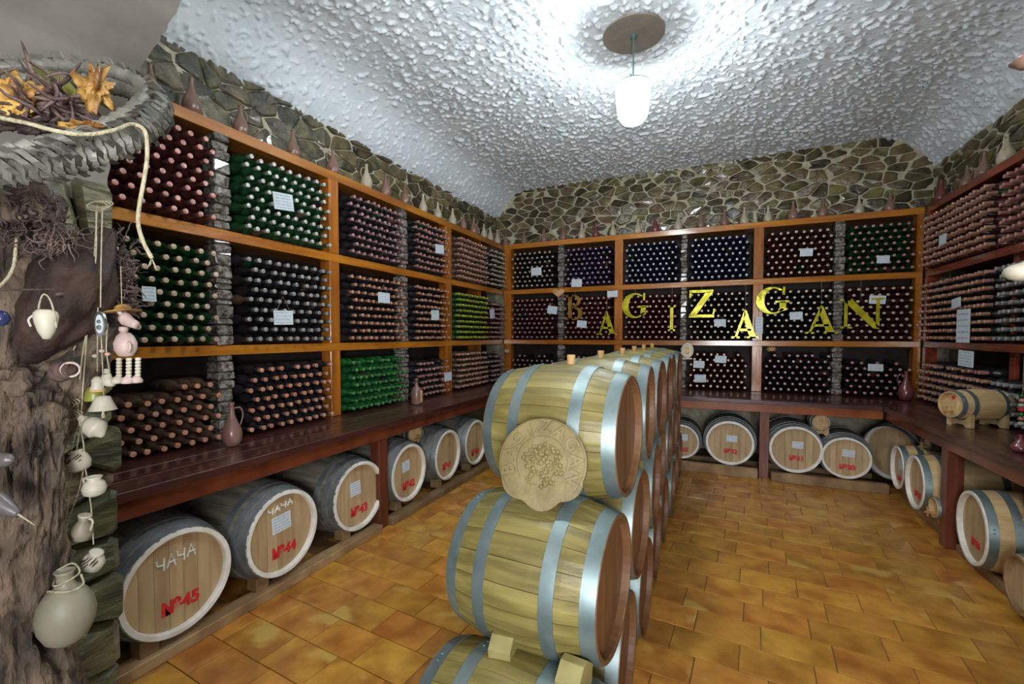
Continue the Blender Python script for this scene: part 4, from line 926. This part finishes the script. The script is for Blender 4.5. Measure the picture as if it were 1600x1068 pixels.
def chunk(x, y, d, s, m, seed, spike=1.0, st=(1, 1, 1)):
    c = g(x, y, d); bm = BM(); r = bmesh.ops.create_icosphere(bm, subdivisions=4, radius=1, matrix=Matrix.Identity(4))
    for v in r['verts']:
        n_ = fbm(v.co*2.4+Vector((seed, 0, 0)), 6); rg = max(0, noise.noise(v.co*1.7+Vector((0, seed, 0))))*(1+.6*noise.noise(v.co*9))
        v.co = v.co*(.75+.5*n_+spike*rg*1.2); v.co = Vector((v.co.x*s*st[0], v.co.y*s*st[1], v.co.z*s*st[2]))
    return bm, c
dlabs = [(150, 138, .98, .030, 'forked amber driftwood burl at the right side of the bark basket', 1.1, (1.0, .7, 1.25)), (28, 150, .98, .042, 'rough amber driftwood lump at the left side of the bark basket', .8, (1.3, .7, 1.0)),
         (130, 197, .93, .022, 'flat reddish driftwood chip low in the bark basket', .8, (1.8, .8, .5)), (45, 196, .93, .03, 'dark broken driftwood piece behind the draped rope', .9, (1.8, .7, .5))]
for k, (x, y, d, s, lab, sp, st) in enumerate(dlabs):
    bm, c = chunk(x, y, d, s, None, k*3.3, sp, st); tag(obj('driftwood', bm, 'driftwood' if k != 3 else 'root', None, c, (0, 0, YAW), smooth=True), lab, 'driftwood', 'driftwood in the bark basket')
rs = random.Random(5)
bm = BM()
for k in range(120):
    p = g(rs.uniform(-10, 135), rs.gauss(165, 18), 1.0+rs.uniform(-.04, .05)); pts = [p]; dr = Vector((rs.uniform(-1, 1), rs.uniform(-1, 1), rs.uniform(-.5, .5))).normalized()
    for s in range(4): dr = (dr+Vector((rs.uniform(-1, 1), rs.uniform(-1, 1), rs.uniform(-1, 1)))*.6).normalized(); pts.append(pts[-1]+dr*.020)
    tube(bm, pts, [.003, .0045, .0045, .003, .0015], 5, 2)
tag(obj('twigs', bm, 'root', None, smooth=True), 'dark dry twigs heaped inside the bark basket', 'twigs', None, 'stuff')
bm = BM(); tube(bm, [g(58, 108, 1.10), g(75, 122, 1.09), g(98, 136, 1.08), g(122, 152, 1.06)], [.010, .020, .020, .010], 14, 6); tag(obj('gourd', bm, 'olive', None, smooth=True), 'long olive green dried gourd in the bark basket', 'gourd')
bm = BM(); tube(bm, [g(-30, 178, .84), g(40, 192, .83), g(90, 205, .84), g(135, 210, .86), g(180, 203, .90), g(205, 194, .95), g(226, 204, .965), g(230, 240, .97), g(226, 275, .97), g(218, 320, .97), g(216, 350, .97), g(224, 378, .97), g(237, 403, .97)], .0040, 8, 6)
def frays(bm, p, d, n=7, l=.02):
    for k in range(n): tube(bm, [p, p+(d+Vector((random.uniform(-.5, .5), random.uniform(-.5, .5), random.uniform(-.3, .3))))*l], [.0012, .0005], 4)
frays(bm, g(237, 403, .97), Vector((.3, 0, -1)))
tag(obj('rope', bm, 'rope', None, smooth=True), 'pale hemp rope draped across the bark basket, its frayed end hanging down', 'rope')
bm = BM(); tube(bm, [g(27, 370, 1.04), g(24, 395, 1.04), g(20, 420, 1.035), g(2, 445, 1.03), g(-25, 462, 1.03)], .0035, 8, 6); tag(obj('rope', bm, 'rope', None, smooth=True), 'short pale rope looping down the upper trunk at the left edge', 'rope')

# ================================================================== HANGING ORNAMENTS
HD = 1.16
def orn(name, x, y, lab, cat, d=HD, group='ornaments hanging on strings beside the trunk', rot=None):
    t = tag(empty(name, g(x, y, d)), lab, cat, group); t.rotation_euler = rot or (0, 0, YAW); t.scale = (d/HD*.78, d/HD*.78, d/HD*.90); return t
PXM = HD/700
def lz(t, prof, m, nm='body', n=22, rot=None, off=(0, 0, 0), sm=True):
    mt = Matrix.Translation(off) @ (Euler(rot).to_matrix().to_4x4() if rot else Matrix.Identity(4)); bm = BM(); lathe(bm, [(r*PXM, z*PXM) for r, z in prof], n, mt); return obj(nm, bm, m, t, smooth=sm)
# strings
sb = tag(empty('hanging_string', g(158, 320, HD)), 'bundle of thin twine strings hanging from the stone wall with the ornaments', 'string')
so = Vector(sb.location)
for pts in ([(152, 320), (146, 420), (136, 520), (130, 600), (126, 650), (112, 700), (98, 780), (92, 860), (88, 885)], [(160, 322), (158, 400), (157, 480)], [(150, 330), (150, 400), (138, 500), (128, 560), (122, 640), (130, 690), (134, 735), (142, 790), (146, 850)], [(153, 480), (152, 550), (152, 580)], [(158, 515), (160, 570), (162, 615), (162, 650)], [(168, 505), (166, 545), (170, 575)], [(118, 540), (112, 555), (116, 570)], [(80, 462), (98, 500), (108, 545), (114, 570)], [(127, 655), (120, 700), (108, 760), (104, 830)], [(130, 735), (122, 770), (100, 830), (96, 870)]):
    bm = BM(); tube(bm, [g(x, y, HD+.004)-so for x, y in pts], .0016, 5, 3); obj('string', bm, 'rope', sb)
for (x, y) in ((152, 322), (100, 632), (104, 650), (92, 868)):
    bm = BM(); c = g(x, y, HD-.01)-so; 
    for k in range(3): tube(bm, [c+Vector((math.cos(YAW)*PXM*(16+3*k)*math.cos(a), math.sin(YAW)*PXM*16*math.cos(a)+.004*k, PXM*(7-k)*math.sin(a)+.004*k)) for a in [2*PI*i/14 for i in range(15)]], .0016, 5)
    obj('knot', bm, 'rope', sb)
# cream jug on hook
t = orn('clay_jug', 73, 530, 'cream pointed clay jug hung by rope from a twig in the trunk hollow', 'jug', .96); lz(t, [(0, 0), (6, 1), (13, 14), (17, 28), (19, 40), (18, 46), (14, 50), (12, 52), (10, 48)], 'cream')
bm = BM(); tube(bm, [Vector((-17, 0, 38))*PXM, Vector((-14, 2, 62))*PXM, Vector((-3, 0, 78))*PXM, Vector((10, 0, 68))*PXM, Vector((18, 0, 40))*PXM, Vector((22, -2, 20))*PXM], .0026, 6, 4); obj('rope_loop', bm, 'rope', t)
bm = BM(); tube(bm, [Vector((-12, -12, 42))*PXM, Vector((-20, -14, 34))*PXM, Vector((-18, -12, 22))*PXM], .003, 6, 4); obj('handle', bm, 'cream', t)
t = orn('twig_hook', 88, 460, 'short bent twig hook sticking out of the trunk hollow', 'twig', .99); bm = BM(); tube(bm, [Vector((-8, 18, -2))*PXM, Vector((0, 0, 0)), Vector((14, 0, 2))*PXM], [.006, .005, .004], 8, 3); tube(bm, [Vector((-2, 0, 0)), Vector((-3, 0, 9))*PXM], .003, 6); obj('twig', bm, 'root', t)
# oval silver pendant
t = orn('oval_pendant', 158, 506, 'oval silver pendant with a small pale picture', 'pendant')
bm = BM(); prism(bm, [(11*PXM*math.cos(2*PI*i/28), 22*PXM*math.sin(2*PI*i/28)) for i in range(28)], .006, MY, -.003); obj('frame', bm, 'silver', t)
bm = BM(); prism(bm, [(7*PXM*math.cos(2*PI*i/28), 16*PXM*math.sin(2*PI*i/28)) for i in range(28)], .008, MY, .005); obj('picture', bm, 'paper', t)
bm = BM(); lathe(bm, [(4*PXM, 0), (3*PXM, .003), (0, .004)], 10, MY @ Matrix.Translation((0, 4*PXM, .008))); lathe(bm, [(5*PXM, 0), (4*PXM, .003), (0, .004)], 10, MY @ Matrix.Translation((0, -6*PXM, .008))); obj('motif', bm, 'silver', t)
# animal doll with straw hat
t = orn('clay_doll', 200, 588, 'pink clay donkey doll with straw hat and beaded legs hanging by the rack', 'doll')
lz(t, [(0, 0), (12, 2), (18, 12), (19, 24), (14, 36), (8, 42), (0, 43)], 'pink', 'belly', off=Vector((-3, 0, 34))*PXM)
lz(t, [(0, -5), (7, -4), (8, 0), (7, 4), (0, 5)], 'pink', 'neck', off=Vector((-6, 0, 82))*PXM); lz(t, [(0, -4), (6, -3), (7, 0), (6, 3), (0, 4)], 'cream', 'neck_bead', off=Vector((-6, 0, 74))*PXM)
bm = BM(); tube(bm, [Vector((-12, 0, 100))*PXM, Vector((-2, 0, 100))*PXM, Vector((10, -2, 94))*PXM, Vector((24, -4, 89))*PXM], [.010, .020, .015, .011], 14, 5); obj('head', bm, 'pink', t, smooth=True)
bm = BM()
for s in (-1, 1): tube(bm, [Vector((-6, s*4, 106))*PXM, Vector((-9, s*7, 116))*PXM, Vector((-12, s*8, 122))*PXM], [.005, .009, .002], 8, 3)
obj('ear', bm, 'pink', t, smooth=True)
lz(t, [(30, 0), (31, 1), (14, 4), (12, 10), (6, 13), (0, 13)], 'driftwood', 'straw_hat', rot=(0, R(-6), 0), off=Vector((-6, 0, 112))*PXM)
for sx, sy in ((-14, -3), (8, -6), (16, 6)):
    bm = BM()
    for k in range(6): r_ = 5.2; lathe(bm, [(0, -3), (r_*.8, -2.4), (r_, 0), (r_*.8, 2.4), (0, 3)], 10, Matrix.Translation(Vector((sx-k*.3, sy, 30-5.6*k))*PXM) @ Matrix.Scale(PXM, 4))
    lg = obj('beaded_leg', bm, 'cream', t, smooth=True); bm = BM(); lathe(bm, [(0, 0), (10, 1), (11, 5), (8, 10), (4, 13), (0, 14)], 12, Matrix.Translation(Vector((sx-2, sy-3, -12))*PXM) @ Matrix.Scale(PXM, 4)); obj('foot', bm, 'cream' if sx < 0 else 'pink', lg, smooth=True)
bm = BM(); tube(bm, [Vector((12, -10, 60))*PXM, Vector((18, -14, 52))*PXM, Vector((14, -12, 44))*PXM, Vector((8, -10, 50))*PXM, Vector((12, -10, 60))*PXM], .004, 7, 3); obj('arm', bm, 'pink', t, smooth=True)
bm = BM(); tube(bm, [Vector((-8, 0, 124))*PXM, Vector((-8, 0, 190))*PXM], .0012, 5); obj('string', bm, 'rope', t)
# hollow log slice
t = orn('log_holder', 108, 582, 'small hollow log piece with open round end hanging on twine', 'ornament', 1.03)
bm = BM(); tube(bm, [Vector((-28, 8, 0))*PXM, Vector((12, -6, 6))*PXM], [.030, .024], 18, 0, lambda p, d, a, i, r: r*(1+.1*math.sin(9*a))); obj('log', bm, 'root', t)
bm = BM(); tube(bm, [Vector((12, -7, 6))*PXM+Vector((0, 14*PXM*math.cos(a)*.5-.004, 12*PXM*math.sin(a)))+Vector((12*PXM*math.cos(a), 0, 0)) for a in [2*PI*i/20 for i in range(21)]], .0032, 6); obj('open_rim', bm, 'pink', t)
lz(t, [(0, 0), (10.5, .5), (10, 2), (0, 2)], 'hollow', 'opening', off=Vector((12, -10, 6))*PXM, rot=(R(70), 0, R(20)))
# bells
t = orn('clay_bell', 152, 600, 'small cream clay bell below the silver pendant', 'bell'); lz(t, [(12, 0), (12, 2), (9, 12), (9, 20), (5, 25), (0, 26)], 'cream', off=Vector((0, 0, -12))*PXM)
lz(t, [(13, -1), (13, 3), (11, 3)], 'cork', 'band', off=Vector((0, 0, -12))*PXM)
t = orn('clay_bell', 150, 622, 'ochre clay bell half behind the flared bell', 'bell', HD+.02); lz(t, [(16, 0), (17, 3), (15, 16), (10, 24), (0, 26)], 'olive', off=Vector((-2, 0, -4))*PXM)
t = orn('clay_bell', 161, 640, 'white flared clay bell with wide brim', 'bell', HD-.02); lz(t, [(23, 0), (22, 1), (15, 16), (12, 23), (4, 25), (0, 25)], 'cream'); lz(t, [(3, -14), (3, -10), (1, 0), (1, 10)], 'rope', 'clapper')
t = orn('clay_shoe', 172, 592, 'tiny cream clay shoe beside the small bell', 'ornament', HD+.01); bm = BM(); tube(bm, [Vector((-8, 0, 8))*PXM, Vector((-4, 0, -4))*PXM, Vector((8, 0, -8))*PXM], [.013, .016, .008], 12, 4); obj('shoe', bm, 'cream', t, smooth=True)
bm = BM(); tube(bm, [Vector((-6, 0, 10))*PXM, Vector((-6, 0, 18))*PXM], .008, 8); obj('ankle', bm, 'cream', t)
for i_, (bx, by) in enumerate(((148, 556), (159, 548), (168, 553))):
    t = orn('clay_bead', bx, by, ('left cream bead strung above the small bell', 'middle pink bead strung above the small bell', 'right orange bead strung above the small bell')[i_], 'bead'); lz(t, [(0, -4), (4, -2), (5, 0), (4, 2), (0, 4)], ('cream', 'pink', 'c_orange')[i_], n=12)
t = orn('clay_bag', 140, 664, 'cream pear-shaped clay bag tilted on the strings', 'ornament', HD-.015); bm = BM(); tube(bm, [Vector((-18, 0, 14))*PXM, Vector((-10, 0, 6))*PXM, Vector((2, 0, 0))*PXM, Vector((16, 0, -8))*PXM, Vector((26, 0, -20))*PXM], [.010, .012, .028, .030, .005], 18, 6); obj('body', bm, 'cream', t, smooth=True)
bm = BM(); tube(bm, [Vector((-10+14*0, 0, 6))*PXM+Vector((0.003*math.cos(a), .014*math.cos(a), .014*math.sin(a))) for a in [2*PI*i/14 for i in range(15)]], .0025, 6); obj('neck_tie', bm, 'rope', t)
def painted(t, n, R_, z0, z1):
    bm = BM()
    for k in range(n):
        a = -PI/2+random.uniform(-1.0, 1.0); z = random.uniform(z0, z1); rr = R_*1.02*PXM
        tube(bm, [(rr*math.cos(a+q), rr*math.sin(a+q), (z+(q*14))*PXM) for q in (-.22, 0, .22)], .0016, 5)
    obj('brush_marks', bm, 'paint', t)
t = orn('painted_pot', 122, 720, 'small cream pot with brown brush marks below the tilted bag', 'pot'); lz(t, [(8, -18), (17, -14), (20, -2), (16, 10), (11, 14), (13, 19), (10, 19), (8, 12)], 'cream', rot=(0, R(-14), 0)); painted(t, 9, 18.5, -2, 12)
t = orn('clay_pot', 147, 760, 'small rosy cream pot with flared mouth and handle', 'pot', HD-.01); lz(t, [(9, -16), (17, -12), (20, -2), (16, 8), (10, 12), (14, 18), (12, 18), (8, 11)], 'cream')
bm = BM(); tube(bm, [Vector((-10, 0, 14))*PXM, Vector((-20, 0, 14))*PXM, Vector((-19, 0, 2))*PXM], .0032, 6, 4); obj('handle', bm, 'cream', t)
t = orn('clay_pitcher', 128, 826, 'small pale green-grey clay pitcher tipped on its string', 'pitcher', HD-.01); lz(t, [(8, -20), (16, -16), (18, -4), (13, 8), (8, 16), (11, 24), (9, 24), (6, 14)], 'green_clay', rot=(0, R(16), 0)); lz(t, [(9, 0), (11, 1), (11, 3), (8, 3)], 'cream', 'lip', rot=(0, R(16), 0), off=Vector((6.5, 0, 22))*PXM)
bm = BM(); tube(bm, [Vector((10, 0, 20))*PXM, Vector((22, 0, 14))*PXM, Vector((17, 0, -2))*PXM], .0032, 6, 4); obj('handle', bm, 'cream', t)
t = orn('painted_pot', 146, 876, 'white pot with dark brush strokes above the big round jug', 'pot', HD-.01); lz(t, [(6, -18), (16, -12), (19, 0), (14, 10), (9, 14), (12, 18), (9, 18)], 'cream', rot=(0, R(24), 0)); painted(t, 12, 18, -4, 10)
# big round jug
t = orn('clay_pot', 105, 1004, 'big round grey-green clay jug hanging lowest beside the trunk', 'jug', 1.06)
lz(t, [(0, -2), (16, 0), (33, 12), (43, 32), (46, 52), (42, 74), (30, 92), (18, 100), (13, 108), (13, 122), (17, 128), (14, 128), (10, 116)], 'green_clay', n=36)
bm = BM(); tube(bm, [Vector((-34, 0, 88))*PXM, Vector((-20, -14, 98))*PXM, Vector((0, -19, 100))*PXM, Vector((22, -14, 98))*PXM, Vector((36, 0, 104))*PXM, Vector((32, 0, 122))*PXM], .003, 6, 4); tube(bm, [Vector((-20, 0, 112))*PXM, Vector((0, -20, 110))*PXM, Vector((18, 0, 116))*PXM, Vector((30, 0, 128))*PXM, Vector((10, 6, 138))*PXM, Vector((-16, 0, 128))*PXM], .0026, 6, 4)
tube(bm, [Vector((-34, 0, 90))*PXM, Vector((-60, 6, 84))*PXM, Vector((-64, 6, 76))*PXM], .0022, 6, 3); obj('rope_tie', bm, 'rope', t, smooth=True)
# items at the left edge
t = orn('clay_pestle', 2, 718, 'dark rounded clay pestle end sticking out from the left edge', 'ornament', .90, None); bm = BM(); tube(bm, [Vector((-60, 0, 2))*PXM, Vector((0, 0, 0)), Vector((16, 0, 0))*PXM, Vector((25, 0, -1))*PXM], [.021, .021, .018, .006], 16, 5); obj('body', bm, 'charcoal', t, smooth=True)
t = orn('horn', -6, 790, 'dark glazed horn with pale pointed tip at the left edge', 'ornament', .90, None); bm = BM(); tube(bm, [Vector((-40, 0, 24))*PXM, Vector((0, 0, 6))*PXM, Vector((26, 0, -6))*PXM, Vector((44, 0, -15))*PXM], [.034, .034, .022, .010], 18, 6); obj('body', bm, 'charcoal', t, smooth=True)
bm = BM(); tube(bm, [Vector((42, 0, -14))*PXM, Vector((76, 0, -34))*PXM], [.0035, .0012], 8); obj('tip', bm, 'rope', t)
t = orn('glazed_bead', 2, 497, 'dark blue glazed ball at the left edge in front of the bark', 'bead', .92, None); lz(t, [(0, -14), (9, -11), (14, 0), (9, 11), (0, 14)], 'blue')
# dark pod and pale bell close to the viewer at the right edge
t = tag(empty('hanging_pod', at(1612, 92, .8), (0, 0, YAW)), 'dark brown pod hanging at the upper right edge against the ceiling', 'ornament')
bm = BM(); q = .8/700; lathe(bm, [(0, -13*q), (14*q, -10*q), (25*q, 0), (14*q, 9*q), (4*q, 13*q), (1*q, 20*q), (1*q, 1490*q)], 20); obj('pod', bm, 'jugbrown', t, smooth=True)
t = tag(empty('clay_bell', at(1606, 424, .9), (0, 0, YAW)), 'pale beige clay bell at the right edge before the rack', 'bell')
q = .9/700; bm = BM(); lathe(bm, [(0, -14*q), (12*q, -13.5*q), (20*q, -11*q), (26*q, -6*q), (28*q, 0), (26*q, 6*q), (20*q, 11*q), (6*q, 15*q), (1.2*q, 24*q), (1.2*q, 1610*q)], 20); obj('bell', bm, 'cream', t, smooth=True)
# beaded figurine at right edge on the keg
t = tag(empty('beaded_figurine', at(1597, 640, 2.9)), 'string of red, green and white beads hanging beside the right-hand keg', 'beads')
for k in range(7):
    bm = BM(); lathe(bm, [(0, -.014), (.016, -.009), (.02, 0), (.016, .009), (0, .014)], 12, Matrix.Translation((0, 0, .09-.03*k))); obj('bead', bm, ('g_bright', 'c_orange', 'cream', 'redpaint')[k % 4], t, smooth=True)
bm = BM(); tube(bm, [(0, 0, -.1), (0, 0, .35)], .0012, 5); obj('string', bm, 'rope', t)
print('objects', len(bpy.data.objects))
